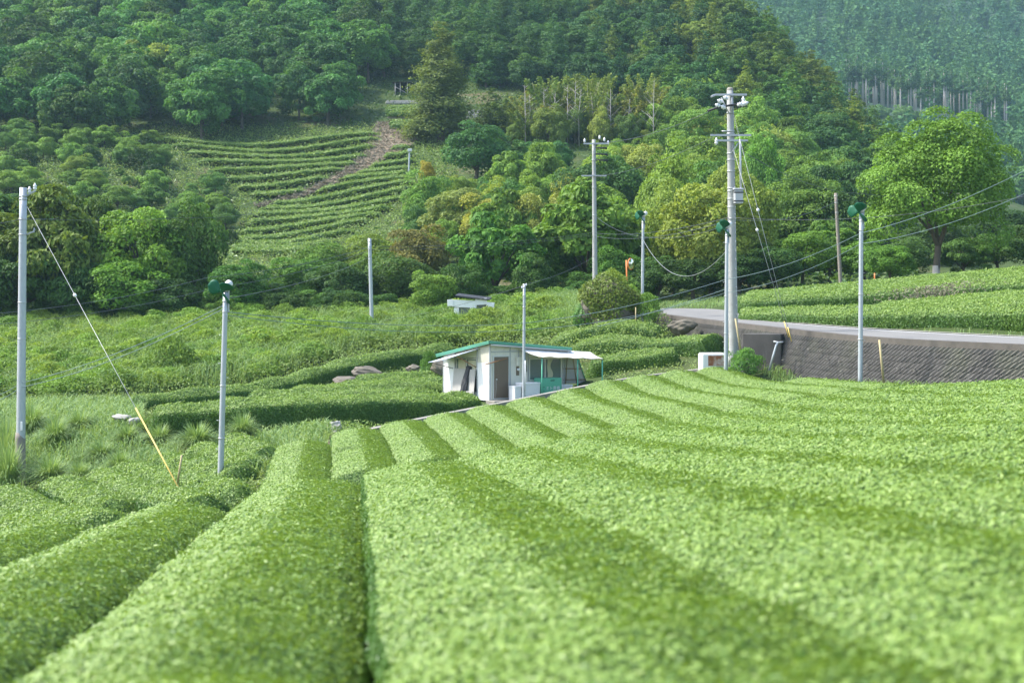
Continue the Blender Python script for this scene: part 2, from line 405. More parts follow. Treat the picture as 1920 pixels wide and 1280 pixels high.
# ground sheet
us = np.linspace(-900, 2800, 260); ds = np.exp(np.linspace(math.log(2.6), math.log(455), 300))
PX, D = np.meshgrid(us, ds)
X = (PX - CX) / F * D
Z = gz(X.ravel(), D.ravel()).reshape(X.shape)
bump = sum(np.sin(X * a + D * b + c) for a, b, c in ((.9, .4, 1), (-.5, 1.1, 2), (1.7, -.8, 3))) * .03 * np.clip(D / 60, .1, 2)
Z = Z + bump * ((D > 70))
n0, n1 = X.shape; idx = np.arange(n0 * n1).reshape(n0, n1)
q = np.stack([idx[:-1, :-1], idx[:-1, 1:], idx[1:, 1:], idx[1:, :-1]], -1).reshape(-1, 4)
tag(link("ground", quad_mesh("ground", np.stack([X, D, Z], -1), q, [M['ground']], smooth=np.ones(len(q)))), "green and brown hillside ground under the tea fields and woods", kind="structure")

# far mountain
M['forest_floor'] = paint('forest_floor', (.03, .07, .035), .95, .4, .05, coords='Generated')
MT = [(1050, 450, 430), (1350, 450, 430), (1700, 450, 440), (2000, 450, 430), (2400, 450, 430), (1250, 600, 300), (1450, 600, 260), (1600, 610, 202), (1750, 610, 216), (1900, 610, 246), (2200, 600, 300),
      (1600, 660, 190), (1750, 660, 205), (1900, 660, 235), (1300, 780, 120), (1500, 780, 95), (1700, 780, 90), (1900, 780, 120), (2200, 780, 120), (1300, 950, -40), (1500, 930, -20), (1700, 950, -60), (1900, 950, -60), (2300, 950, -80),
      (1400, 1150, -140), (1700, 1150, -190), (2100, 1150, -210)]
A_ = np.array(MT, float); T_MT = TPS(np.stack([(A_[:, 0] - CX) / 960, np.log(A_[:, 1]) * 1.4], 1), A_[:, 2], .003)
def mz(x, y):
    px = CX + F * x / y
    z = (HOR - T_MT(np.stack([(px - CX) / 960, np.log(y) * 1.4], 1))) / F * y
    return z + np.clip((y - 660) / 90, 0, 1) * (9 * np.sin(x / 40 + y / 90 + 1) + 4 * np.sin(x / 17 - y / 50))
us = np.linspace(1000, 2500, 90); ds = np.exp(np.linspace(math.log(440), math.log(1180), 90))
PX, D = np.meshgrid(us, ds); X = (PX - CX) / F * D; Z = mz(X.ravel(), D.ravel()).reshape(X.shape)
idx = np.arange(8100).reshape(90, 90); q = np.stack([idx[:-1, :-1], idx[:-1, 1:], idx[1:, 1:], idx[1:, :-1]], -1).reshape(-1, 4)
tag(link("mountain", quad_mesh("mountain", np.stack([X, D, Z], -1), q, [M['forest_floor']], smooth=np.ones(len(q)))), "steep far mountain slope beyond the valley", kind="structure")

# ------------------------------------------------------------------ road, wall
def poly_resample(P, step):
    P = np.asarray(P, float); L = np.concatenate([[0], np.cumsum(np.linalg.norm(np.diff(P[:, :2], axis=0), axis=1))])
    # smooth interpolation (Catmull-like through linear resample + smoothing)
    s = np.arange(0, L[-1], step); Q = np.stack([np.interp(s, L, P[:, k]) for k in range(P.shape[1])], 1)
    k = max(1, int(2.5 / step))
    if len(Q) > 2 * k + 2:
        for _ in range(2):
            pad = np.concatenate([2 * Q[:1] - Q[k:0:-1], Q, 2 * Q[-1:] - Q[-2:-k - 2:-1]])
            Q = np.stack([np.convolve(pad[:, c], np.ones(2 * k + 1) / (2 * k + 1), 'valid') for c in range(Q.shape[1])], 1)
    return Q
wl = poly_resample(WL[2:], .4)                       # wall top line, far to near
fe = poly_resample(np.array([W(a, c, b) for a, b, c in [(1100, 106, 576)] + FARE]), .4)
tt = np.linspace(0, 1, 120)
def along(P, t):
    L = np.concatenate([[0], np.cumsum(np.linalg.norm(np.diff(P[:, :2], axis=0), axis=1))]); L /= L[-1]
    return np.stack([np.interp(t, L, P[:, k]) for k in range(3)], 1)
wn = np.gradient(wl[:, :2], axis=0); wn = nrm(np.stack([-wn[:, 1], wn[:, 0]], 1))      # points behind the wall
inner = wl.copy(); inner[:, :2] += wn * .32
ne = along(inner, tt); fe_ = along(fe, tt)
fr = np.linspace(0, 1, 9)[None, :, None]
RG = ne[:, None] * (1 - fr) + fe_[:, None] * fr
RG[..., 2] -= .03
idx = np.arange(120 * 9).reshape(120, 9); q = np.stack([idx[:-1, :-1], idx[1:, :-1], idx[1:, 1:], idx[:-1, 1:]], -1).reshape(-1, 4)
tag(link("road", quad_mesh("road", RG, q, [M['asphalt']], smooth=np.ones(len(q)))), "grey asphalt lane running along the top of the retaining wall", kind="structure")
# white edge line along the far side
def strip(name, P, w0, w1, dz, mat, t0=0, t1=120):
    a = RG[t0:t1, 0] * (1 - w0) + RG[t0:t1, -1] * w0; b = RG[t0:t1, 0] * (1 - w1) + RG[t0:t1, -1] * w1
    V = np.stack([a, b], 1); V[..., 2] += dz; n = len(V); i = np.arange(2 * n).reshape(n, 2)
    return link(name, quad_mesh(name, V, np.stack([i[:-1, 0], i[1:, 0], i[1:, 1], i[:-1, 1]], -1), [mat]))
tag(strip("road_marking", RG, .86, .885, .006, M['line'], 45, 120), "white painted line along the far edge of the lane", kind="structure")
tag(strip("road_kerb", RG, .96, 1.03, .03, M['old_concrete'], 52, 120), "low concrete kerb between lane and tea hedges", kind="structure")

# retaining wall of slanted concrete blocks
base = wl.copy()
gb = gz(base[:, 0], base[:, 1]); 
root = empty("retaining_wall", tuple(wl[len(wl) // 2] - np.array((0, 0, 1.6))), "dark stained concrete block retaining wall below the lane", "wall")
RI = np.array(root.location)
mb = MB(); nb = MB(); cap = MB()
H = np.interp(np.arange(len(wl)), [0, 22, 45, 70, len(wl)], [.5, .8, 1.9, 2.3, 2.4])
tn = nrm(np.gradient(wl, axis=0)); back = np.concatenate([wn, np.zeros((len(wl), 1))], 1)
bat = .22
def wp(i, h, out):
    """point on the wall face: index along, depth below the top, outward offset"""
    i = min(max(i, 0), len(wl) - 1.001); k = int(i); f = i - k
    p = wl[k] * (1 - f) + wl[k + 1] * f; n = back[k]
    return p - np.array((0, 0, h)) - n * (bat * h + out) - RI
for i in range(len(wl) - 1):                            # smooth backing face
    mb.add([wp(i, .1, -.08), wp(i + 1, .1, -.08), wp(i + 1, H[i + 1] + .3, -.08), wp(i, H[i] + .3, -.08)], [(0, 1, 2, 3)])
mb.build("backing", M['wall'], root)
row_h = .24
r_ = random.Random(3)
for r in range(10):
    off = (r % 2) * .3 + r_.uniform(-.04, .04)
    for i in np.arange(10 + off, len(wl) - 4, .6):
        h0 = .14 + r * row_h; h1 = h0 + row_h
        if h0 > H[int(i)]: continue
        s = .62; p = r_.uniform(.03, .065)
        vs = [wp(i + s, h0, -.01), wp(i + s + .26, h0 + .02, p * .55), wp(i + s + .6, h0, -.01), wp(i, h1, -.01), wp(i + .22, h1, p), wp(i + .6, h1, -.01)]
        nb.add(vs, [(0, 3, 4, 1), (1, 4, 5, 2), (3, 5, 4), (0, 1, 2)])
nb.build("block_facing", M['wall'], root)
for i in range(len(wl) - 1):
    p, q2 = wl[i] - RI, wl[i + 1] - RI; n0_, n1_ = back[i], back[i + 1]
    z = np.array((0, 0, 1.0))
    vs = [p - n0_ * .06 + z * .06, q2 - n1_ * .06 + z * .06, q2 + n1_ * .33 + z * .06, p + n0_ * .33 + z * .06, p - n0_ * .06 - z * .2, q2 - n1_ * .06 - z * .2, q2 + n1_ * .33 - z * .2, p + n0_ * .33 - z * .2]
    cap.add(vs, [(3, 2, 1, 0), (0, 1, 5, 4), (2, 3, 7, 6)] + ([(0, 4, 7, 3)] if i == 0 else []))
cap.build("coping", M['coping'], root)
pipe_me = MB().tube([(0, 0, 0), (0, -.14, -.02)], .022, 8).mesh("weep_pipe", M['old_concrete'])
for (px, py) in [(848, 443), (902, 450), (960, 456), (997, 498), (1058, 508), (1188, 525), (1340, 542), (1420, 550), (1074, 556), (1578, 570), (1690, 590), (1820, 580), (790, 500), (1918, 597)]:
    X_, Y_ = 1180 + px * .3854, 480 + py * .3854
    # nearest wall column
    pxs = CX + F * wl[:, 0] / wl[:, 1]; i = float(np.interp(X_, pxs, np.arange(len(wl)))); k = int(i)
    h = max(.25, (Y_ - (HOR - F * wl[k, 2] / wl[k, 1])) / F * wl[k, 1])
    o = link("weep_pipe", pipe_me, root); o.location = tuple(wp(i, h, .06)); o.rotation_euler = (0, 0, math.atan2(back[k][1], back[k][0]) - math.pi / 2)

# concrete kerb behind the striped terrace
KP = [(640, 53.6, 812), (720, 56.7, 797), (800, 58.6, 778), (900, 60.8, 760), (1000, 62.3, 742), (1100, 63.8, 717), (1200, 65.3, 702), (1300, 66.8, 689), (1345, 67.2, 686)]
kp = poly_resample(np.array([W(a, c, b) for a, b, c in KP]), .5); kp[:, 2] -= .07; kmb = MB()
for i in range(len(kp) - 1):
    p, q2 = kp[i], kp[i + 1]; n_ = np.array((-(q2 - p)[1], (q2 - p)[0], 0)); n_ = n_ / np.linalg.norm(n_) * .32; z = np.array((0, 0, .5))
    kmb.add([p, q2, q2 + n_, p + n_, p - z, q2 - z, q2 + n_ - z, p + n_ - z], [(0, 1, 2, 3), (4, 5, 1, 0), (3, 2, 6, 7)] + ([(0, 3, 7, 4)] if i == 0 else []) + ([(1, 5, 6, 2)] if i == len(kp) - 2 else []))
tag(kmb.build("kerb", M['old_concrete']), "low grey concrete edging between hut yard and striped tea rows", kind="structure")
# ------------------------------------------------------------------ clipped tea rows
NLEAF = 0
ROWS = []                   # centre lines and half widths, to keep weeds out of the hedges
def tea_row(name, label, group, Lp, Rp, top, h=.8, crown=.2, leaf=.07, near=False, seed=1, mat='tea', dens=1.3, endr=.6, side=True, cat="tea hedge", lump=.03, cull=True, jit=.42, e0=True, e1=True, shag=1.0, exp_=1.5, outer=0, comb=0.0, soft=0, evenly=False):
    global NLEAF
    rng = np.random.default_rng(seed)
    Lp = np.asarray(Lp, float); Rp = np.asarray(Rp, float); n = len(Lp)
    C = (Lp + Rp) / 2; Hf = (Rp - Lp) / 2
    hw = np.linalg.norm(Hf, axis=1)
    ROWS.append((C.copy(), hw.max()))
    s = np.concatenate([[0], np.cumsum(np.linalg.norm(np.diff(C, axis=0), axis=1))])
    ka = np.clip(s / endr, 0, 1) if e0 else np.ones(n); kb = np.clip((s[-1] - s) / endr, 0, 1) if e1 else np.ones(n)
    k = np.sqrt(np.clip(1 - (1 - np.minimum(ka, kb)) ** 2, 0, 1))
    tt = np.concatenate([[-.93, -1.0, -1.03], np.linspace(-1, 1, 13), [1.03, 1.0, .93]])
    arch = -crown * np.abs(np.linspace(-1, 1, 13)) ** exp_
    arch[0] -= .05 if crown > .15 else .015; arch[-1] -= .05 if crown > .15 else .015
    sd = np.array([-h, -crown - (h - crown) * .6, -crown - .18])
    dz = np.concatenate([sd, arch, sd[::-1]])
    lat = (.55 + .45 * k)[:, None] * tt[None]
    P = np.empty((n, len(tt), 3))
    P[..., :2] = C[:, None] + Hf[:, None] * lat[..., None]
    zt = top(P[:, 9, 0], P[:, 9, 1]) if callable(top) else np.asarray(top, float)
    if callable(top):
        zz = top(P[..., 0].ravel(), P[..., 1].ravel()).reshape(P.shape[:2])
    else: zz = np.repeat(zt[:, None], len(tt), 1)
    P[..., 2] = zz + dz[None] - (1 - k)[:, None] * np.minimum(h * .8, h + dz)[None]
    ph = rng.uniform(0, 6.28, 6)
    x, y, z = P[..., 0], P[..., 1], P[..., 2]
    w = lump * (np.sin(x * 2.1 + y * 1.3 + ph[0]) + np.sin(-x * 1.2 + y * 2.9 + ph[1]) + .7 * np.sin(x * 4.7 - y * 3.9 + ph[2]) + .6 * np.sin(y * 6.1 + z * 5 + ph[3]))
    du = np.gradient(P, axis=0); dv = np.gradient(P, axis=1); N = nrm(np.cross(du, dv)); N = np.where((N[:, 9:10, 2:3] < 0), -N, N)
    P = P + N * w[..., None]
    # leaves by cell area
    A, B, Cc, D_ = P[:-1, :-1], P[1:, :-1], P[1:, 1:], P[:-1, 1:]
    nn = np.cross(B - A, D_ - A) + np.cross(Cc - D_, Cc - B); area = np.linalg.norm(nn, axis=-1) / 2
    ctr = (A + B + Cc + D_) / 4
    dist = np.linalg.norm(ctr, axis=-1)
    ls = leaf * np.maximum(1, dist / 7) ** .42 if near else np.full(dist.shape, leaf)
    cnt = dens * area / (ls * ls * .27)
    if not side: cnt[:, :2] = 0; cnt[:, -2:] = 0
    if soft: cnt[:, -3:] = 0
    if soft == 2: cnt[:, :3] = 0
    if outer:   # only one long side is exposed
        if outer > 0: cnt[:, :2] = 0
        else: cnt[:, -2:] = 0
    if cull:
        pxx = CX + F * ctr[..., 0] / np.maximum(ctr[..., 1], .5); cnt = np.where((pxx > -450) & (pxx < 2400) & (HOR - F * ctr[..., 2] / np.maximum(ctr[..., 1], .5) < 1480), cnt, cnt * .12)
    cnt = rng.poisson(cnt).ravel()
    ci = np.repeat(np.arange(cnt.size), cnt)
    u, v = rng.random(len(ci))[:, None], rng.random(len(ci))[:, None]
    f = lambda X: X.reshape(-1, 3)[ci]
    pos = f(A) * (1 - u) * (1 - v) + f(B) * u * (1 - v) + f(Cc) * u * v + f(D_) * (1 - u) * v
    nr = nrm(f(np.where((nn[:, 9:10, 2:3] < 0), -nn, nn)))
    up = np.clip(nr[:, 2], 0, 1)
    Ls = ls.ravel()[ci] * rng.uniform(.65, 1.35, len(ci))
    pos = pos + nr * (rng.normal(.2, .35, len(ci)) * Ls * shag)[:, None]
    tint = np.clip((rng.beta(2.6, 1.7, len(ci)) if near else rng.beta(4.5, 2.6, len(ci))) * (1.0 if evenly else (.08 + .92 * np.clip((up - .3) / .45, 0, 1))) + rng.normal(0, .05, len(ci)), 0, 1)  # side leaves darker: older foliage, plus side shade put into the tint
    wild = rng.random(len(ci)) < .12                    # upright shoots
    nr2 = np.where(wild[:, None], nrm(rng.normal(size=(len(ci), 3)) * (1, 1, .25)), nr)
    if comb:        # the two passes of the plucking machine lay the leaves over in opposite directions
        ty = ((np.arange(len(tt) - 1) + .5)[None] + np.zeros((n - 1, 1))).ravel()[ci] + rng.normal(0, .55, len(ci)) < (len(tt) - 1) / 2
        ax = nrm(np.stack([C[1:, 0] - C[:-1, 0], C[1:, 1] - C[:-1, 1], np.zeros(n - 1)], 1)); ax = np.repeat(ax, len(tt) - 1, 0)[ci]
        sd_ = np.stack([ax[:, 1], -ax[:, 0], np.zeros(len(ax))], 1)
        nr2 = nr2 + np.where(ty, -1.0, 1.0)[:, None] * (ax * comb + sd_ * comb * .6)
    LQ = leaves(pos, nr2, Ls, rng, jit=jit, aspect=.5)
    NLEAF += len(LQ)
    core = P - N * (.02 + .15 * leaf)
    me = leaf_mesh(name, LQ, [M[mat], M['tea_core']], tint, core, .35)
    return tag(link(name, me), label, cat, group)

def row_between(f0, f1, y0, y1, step, gap=.05):
    y = np.arange(y0, y1, step)
    return np.stack([f0(y) + gap, y], 1), np.stack([f1(y) - gap, y], 1)

GA = {-6: (-12.0, -.16), -5: (-10.1, -.158), -4: (-8.2, -.155), -3: (-6.35, -.152), -2: (-4.45, -.147), -1: (-2.52, -.135), 0: (-.58, -.107), 1: (1.28, -.087), 2: (3.12, -.074), 3: (4.95, -.066)}
for k in range(4, 14): GA[k] = (4.95 + 1.84 * (k - 3), -.06)
ORD = ["far left", "second from the far left"]
fgl = {-6: "outermost short upper tea row low at the left edge", -5: "short upper tea row second from the outermost at the left edge", -4: "short upper tea row furthest down the slope, beside the concrete pole with yellow guy",
       -3: "upper tea row running down to the left just above the small lower terrace rows",
       -2: "upper tea row second to the left of the dark furrow at the bottom edge",
       -1: "upper tea row just left of the dark furrow at the bottom edge",
       0: "nearest upper tea row just right of the dark furrow at the bottom edge",
       1: "nearest upper tea row crossing the middle of the bottom edge",
       2: "nearest upper tea row crossing the bottom edge right of the middle",
       3: "upper tea row leaving the picture at its lower right corner",
       4: "upper tea row second above the lower right corner",
       5: "upper tea row third above the lower right corner",
       6: "upper tea row fourth above the lower right corner",
       7: "upper tea row fifth above the lower right corner",
       8: "upper tea row sixth above the lower right corner",
       9: "upper tea row seventh above the lower right corner",
       10: "upper tea row eighth above the lower right corner, under the lane wall",
       11: "upper tea row second from the lane wall at the right edge",
       12: "upper tea row closest to the lane wall at the right edge"}
for k in range(-6, 13):
    a0, b0 = GA[k]; a1, b1 = GA[k + 1]
    f0 = lambda y, a=a0, b=b0: a + b * (y - 6); f1 = lambda y, a=a1, b=b1: a + b * (y - 6)
    xm = lambda y: (f0(y) + f1(y)) / 2
    y1 = 20.0
    for _ in range(40): y1 = float(crest(xm(y1)))
    # first y where the row enters the view (with margin)
    ys = np.arange(2.6, y1 - 4, .25); xs = xm(ys); v = (np.abs(xs) - 2.2 < .42 * ys) & (fg_top(xs, ys) / ys > -.36)
    y0 = max(2.6, (ys[v][0] if v.any() else y1 - 5) - 1.0)
    Lp, Rp = row_between(f0, f1, y0, y1, .3, 0)
    Lp[:, 0] += .06 if k <= 0 else -.035; Rp[:, 0] -= .06 if k < 0 else -.035
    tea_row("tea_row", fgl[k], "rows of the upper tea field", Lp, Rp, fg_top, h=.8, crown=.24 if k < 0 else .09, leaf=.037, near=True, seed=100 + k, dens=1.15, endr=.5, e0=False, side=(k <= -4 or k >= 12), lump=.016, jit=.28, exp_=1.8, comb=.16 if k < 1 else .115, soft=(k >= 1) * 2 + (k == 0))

# striped terrace below
FE = np.array([W(a, c, b)[:2] for a, b, c in [(500, 45, 850), (530, 47, 835), (640, 53, 808), (720, 56, 793), (900, 60, 760), (1000, 61.5, 743), (1100, 63, 717), (1200, 64.5, 703), (1300, 66, 690), (1400, 66.5, 682)]])
RB = np.array([(66.5, 10.9), (63, 12.1), (59, 13.0), (52, 14.1), (46, 15.4)])[::-1]
stl = ["leftmost row of the striped tea terrace, beside the bare footpath", "second row of the striped tea terrace from the footpath", "third striped terrace row, ending below the dark clipped hedge",
       "fourth striped terrace row, ending near the hedge corner", "striped terrace row ending in front of the brown hut door", "striped terrace row ending in front of the green machine", "striped terrace row ending below the hut awning",
       "striped terrace row ending right of the awning posts", "striped terrace row ending at the rusty white tank", "striped terrace row ending at the fan pole by the big utility pole", "striped terrace row ending below the bent white pipe", "shortest striped terrace row along the foot of the block wall"]
for j, k in enumerate(range(-2, 10)):
    g = lambda y, k=k: -3.2 + 1.87 * k - .127 * (y - 40)
    f0, f1 = (lambda y: g(y)), (lambda y: g(y) + 1.87)
    xm = lambda y: g(y) + .93
    y0 = 42.0
    for _ in range(40): y0 = float(crest(xm(y0))) + 1.25
    y1 = 55.0
    for _ in range(60): y1 = .5 * y1 + .5 * (.2 + float(np.interp(xm(y1), FE[:, 0], FE[:, 1])))
    if k == -2: y1 = 48.5
    ys = np.arange(y0, y1, .2); lim = np.interp(ys, RB[:, 0], RB[:, 1]); ok = xm(ys) + .8 < lim
    if not ok.all(): y1 = float(ys[np.argmin(ok)]) if ok.any() else y1
    if y1 - y0 < 2: continue
    Lp, Rp = row_between(f0, f1, y0, y1, .4, .03)
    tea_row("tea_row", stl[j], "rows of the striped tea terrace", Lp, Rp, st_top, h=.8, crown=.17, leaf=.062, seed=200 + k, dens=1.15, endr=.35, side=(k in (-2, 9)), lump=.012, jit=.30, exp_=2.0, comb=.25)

def path_row(label, group, pts, w, h, leaf=.085, crown=.25, seed=1, step=.45, name="tea_row", mat='tea', dens=1.35, lump=.05, **kw):
    """pts: (px, d, py of the clipped top) along the middle of a row"""
    P = poly_resample(np.array([W(a, c, b) for a, b, c in pts]), step) if len(pts) > 2 else along(np.array([W(a, c, b) for a, b, c in pts]), np.linspace(0, 1, 24))
    P[:, 2] = np.maximum(P[:, 2], gz(P[:, 0], P[:, 1]) + .6 * h)
    t = np.gradient(P[:, :2], axis=0); n = nrm(np.stack([-t[:, 1], t[:, 0]], 1))
    return tea_row(name, label, group, P[:, :2] + n * w / 2, P[:, :2] - n * w / 2, P[:, 2], h=h, crown=crown, leaf=leaf, seed=seed, mat=mat, dens=dens, lump=lump, **kw)

# lower left terrace: short rows running down to the right
g = "short tea rows of the lower left terrace"
LT = [("lower terrace tea row at the left edge beside the concrete pole foot", [(-90, 47, 925), (20, 41, 972), (60, 38, 992), (130, 33, 1040)], 2.1),
      ("lower terrace tea row in front of the concrete pole foot", [(10, 50, 905), (90, 44, 948), (150, 41.5, 964), (215, 36, 1010)], 2.2),
      ("lower terrace tea row with a dark rounded end facing the upper field", [(110, 51, 888), (180, 45, 918), (232, 42, 938)], 2.2),
      ("lower terrace tea row behind the one with the dark rounded end", [(185, 52, 876), (270, 45, 905), (318, 42.5, 924), (390, 37, 965)], 2.0),
      ("lower terrace tea row under the yellow guy guard", [(240, 52, 862), (330, 46, 888), (400, 43, 908), (455, 39, 935)], 2.0),
      ("lower terrace tea row directly at the foot of the fan pole", [(310, 53, 850), (400, 47, 878), (462, 44, 899)], 1.9),
      ("lower terrace tea row just behind the fan pole foot with a round dark end", [(375, 55, 843), (445, 49, 862), (482, 46.5, 874)], 1.9),
      ("lower terrace tea row nearest the bare footpath, round dark end", [(440, 57, 828), (480, 51.5, 843), (508, 49, 852)], 1.9)]
for i, (lb, pts, w) in enumerate(LT):
    path_row(lb, g, pts, w * .68, .85, .08, crown=.34, seed=300 + i, mat='tea', dens=1.3, exp_=2.0)

# hedges round the hut
g = "clipped tea hedges left of the hut"
path_row("long narrow clipped hedge curving along the foot of the overgrown slope", g, [(248, 70, 752), (330, 71.5, 742), (480, 75, 722), (560, 78, 699), (640, 81, 676), (700, 84, 662), (790, 87, 653), (850, 89, 650)], 1.4, 1.4, .09, seed=320)
path_row("clipped tea row with a tall dark face in front of the pale boulder", g, [(278, 60, 766), (360, 60, 757), (480, 60.5, 748), (640, 61, 743), (780, 63.5, 741), (893, 65.6, 740)], 2.2, 1.5, .088, seed=321, crown=.2)
path_row("clipped tea row second behind the tall dark hedge face", g, [(395, 63.5, 752), (520, 64, 743), (660, 65, 737), (830, 68.6, 729)], 2.2, 1.0, .088, seed=322)
path_row("clipped tea row third behind the tall dark hedge face", g, [(455, 67.3, 739), (600, 67.8, 726), (720, 69.3, 719), (836, 72, 716)], 2.2, 1.0, .088, seed=323)
path_row("clipped tea row fourth behind the hedge face, beside the long rock", g, [(540, 69.8, 728), (700, 71.3, 714), (838, 74, 708)], 2.2, 1.0, .088, seed=324)
path_row("short clipped tea row between the long rock and the hut", g, [(662, 74, 706), (740, 74.7, 701), (840, 76.5, 697)], 2.2, 1.0, .088, seed=325)
g = "clipped tea hedges right of the hut"
path_row("lowest of the three stepped hedges right of the hut awning", g, [(1098, 72.5, 672), (1150, 72.5, 666), (1220, 72.3, 659), (1296, 72, 655)], 1.9, 1.35, .088, seed=330)
path_row("middle of the three stepped hedges right of the hut, reaching the big pole", g, [(1075, 78, 655), (1150, 77.5, 645), (1250, 76, 634), (1310, 74.5, 628), (1358, 73, 626)], 1.9, 1.3, .088, seed=331)
path_row("highest of the three stepped hedges, under the rock outcrop", g, [(1028, 83, 634), (1100, 82, 627), (1180, 81, 621), (1252, 80, 616)], 1.7, 1.1, .088, seed=332)

# two broad hedges above the lane
def wide_row(label, group, near, far, seed, h, leaf=.12, n=70, name="tea_row", **kw):
    A_, B_ = along(poly_resample(np.array([W(a, c, b) for a, b, c in near]), .4), np.linspace(0, 1, n)), along(poly_resample(np.array([W(a, c, b) for a, b, c in far]), .4), np.linspace(0, 1, n))
    def top(x, y, A_=A_, B_=B_):
        P = np.concatenate([A_, B_]); 
        return T(np.stack([x, y], 1) / 20)
    T = TPS(np.concatenate([A_[::6], B_[::6]])[:, :2] / 20, np.concatenate([A_[::6], B_[::6]])[:, 2], .002)
    return tea_row(name, label, group, B_[:, :2], A_[:, :2], top, h=h, crown=.22, leaf=leaf, seed=seed, mat='tea', dens=1.3, lump=.03, jit=.36, **kw)
g = "tea rows on the slope above the lane"
wide_row("tea hedge with a tall leafy face directly along the far side of the lane", g, [(1383, 77.5, 582), (1440, 75, 579), (1600, 68.8, 582), (1760, 64.5, 578), (1920, 60.5, 572), (2200, 54.5, 570)], [(1383, 80, 577), (1440, 78.2, 576), (1600, 73, 573), (1760, 69.5, 563), (1920, 66, 551), (2200, 59.5, 541)], 340, 1.35, .1)
wide_row("broad tea row behind the lane-side hedge, below the dry yellow patch", g, [(1640, 73.5, 570), (1760, 70.3, 562), (1920, 66.8, 550), (2200, 60.3, 540)], [(1640, 76, 566), (1760, 74, 556), (1920, 71, 541), (2200, 64.5, 527)], 341, 1.0, .1)
wide_row("tea hedge with dark face above the lane, second level", g, [(1380, 83.5, 560), (1440, 82.5, 557), (1600, 80.5, 546), (1760, 78, 533), (1920, 75, 523), (2200, 68, 512)], [(1380, 86.5, 553), (1440, 86, 550), (1600, 84.5, 537), (1760, 82.5, 524), (1920, 80, 512), (2200, 73, 496)], 342, 1.3, .11)
wide_row("uppermost tea row on the slope above the lane, below the big leafy tree", g, [(1390, 87.2, 552), (1440, 86.8, 549), (1600, 85.3, 535), (1760, 83.3, 522), (1920, 80.8, 509), (2200, 74, 493)], [(1390, 91, 547), (1440, 91, 543), (1600, 90, 527), (1760, 89, 512), (1920, 87, 497), (2200, 80, 475)], 343, 1.2, .11)

# overgrown rows on the far clearing
g = "tea rows on the far hillside clearing"
clr = []
for j in range(15):
    d = 168 + 3.7 * j; t = j / 14
    a = np.interp(t, [0, .3, .55, .75, 1], [425, 450, 500, 560, 690]); b = np.interp(t, [0, .2, .5, 1], [600, 690, 780, 770])
    if t > .8: a, b = np.interp(t, [.8, 1], [640, 715]), np.interp(t, [.8, 1], [785, 770])
    tp_ = np.interp(d, [196, 202, 208, 216, 224, 232], [500, 590, 650, 705, 735, 733])
    if d > 199: a = max(a, tp_ + 14)
    clr.append((d, a, b, "lower"))
for j in range(8):
    d = 203 + 3.9 * j; t = j / 7
    tp_ = np.interp(d, [196, 202, 208, 216, 224, 232], [500, 590, 650, 705, 735, 733])
    clr.append((d, np.interp(t, [0, 1], [470, 300]), tp_ - 22, "upper"))
for i, (d, a, b, part) in enumerate(clr):
    n = max(8, int((b - a) / F * d / 1.2)); px = np.linspace(a, b, n)
    dd = d + 1.2 * np.sin(px / 60 + i)
    x = (px - CX) / F * dd; z = gz(x, dd) + .58
    w = 4.0
    tea_row("tea_row", f"overgrown tea row on the {part} part of the far hillside clearing", f"{part} tea rows on the far clearing", np.stack([x, dd + w / 2], 1), np.stack([x, dd - w / 2], 1), z, h=.55, crown=.16, leaf=.22, evenly=True, seed=400 + i, mat='tea', dens=1.1, lump=.09, endr=.8, jit=.5)
# ------------------------------------------------------------------ hut
HUT = Vector((-1.0, 67.0, -4.75)); HROT = math.atan2(.58, .815)
HM = Matrix.Translation(HUT) @ Matrix.Rotation(HROT, 4, 'Z')
def hl(x, y, z): return HM @ Vector((x, y, z))
HW, HD = 4.27, 4.0
def rz(x, y): return 2.62 - .085 * x - .17 * y           # roof underside height
hut = empty("farm_hut", HUT, "small white flat roofed farm hut with green roof edge and brown door", "hut", rotz=HROT)
mb = MB()
def wallbox(x0, x1, y0, y1, z0, z1f):
    vs = [(x0, y0, z0), (x1, y0, z0), (x1, y1, z0), (x0, y1, z0)] + [(x, y, (z1f(x, y) if callable(z1f) else z1f)) for x, y in ((x0, y0), (x1, y0), (x1, y1), (x0, y1))]
    mb.add(vs, [(0, 3, 2, 1), (4, 5, 6, 7), (0, 1, 5, 4), (1, 2, 6, 5), (2, 3, 7, 6), (3, 0, 4, 7)])
# front wall (y=0) pieces round door (.13-1.05) and window (2.2-4.2, .8-1.9)
wallbox(0, .1, 0, .1, -.05, rz); wallbox(.1, 1.08, 0, .1, 2.06, rz); wallbox(1.08, 2.18, 0, .1, -.05, rz)
wallbox(2.18, 4.2, 0, .1, -.05, .82); wallbox(2.18, 4.2, 0, .1, 1.9, rz); wallbox(4.2, HW, 0, .1, -.05, rz)
mb.build("front_wall", M['cream_wall'], hut)
mb = MB()
wallbox(-.1, 0, -.02, 1.0, -.05, 1.72); wallbox(-.1, 0, 2.95, HD, -.05, rz); wallbox(-.1, 0, 1.0, 2.95, -.05, .3)
wallbox(0, HW, HD - .1, HD, -.05, rz); wallbox(HW - .1, HW, .1, HD - .1, -.05, rz)
mb.build("side_wall", M['white_wall'], hut)
mb = MB()
wallbox(-.085, 0, -.02, 1.0, 1.72, lambda x, y: rz(x, y) - .02)
for k in range(14): wallbox(-.105, -.085, .0 + k * .07, .035 + k * .07, 1.72, lambda x, y: rz(x, y) - .04)
mb.build("corrugated_panel", M['cream_wall'], hut)
mb = MB(); wallbox(-.06, 0, 1.0, 2.95, 1.92, lambda x, y: rz(x, y) - .02); mb.build("upper_panel", M['cream_wall'], hut)
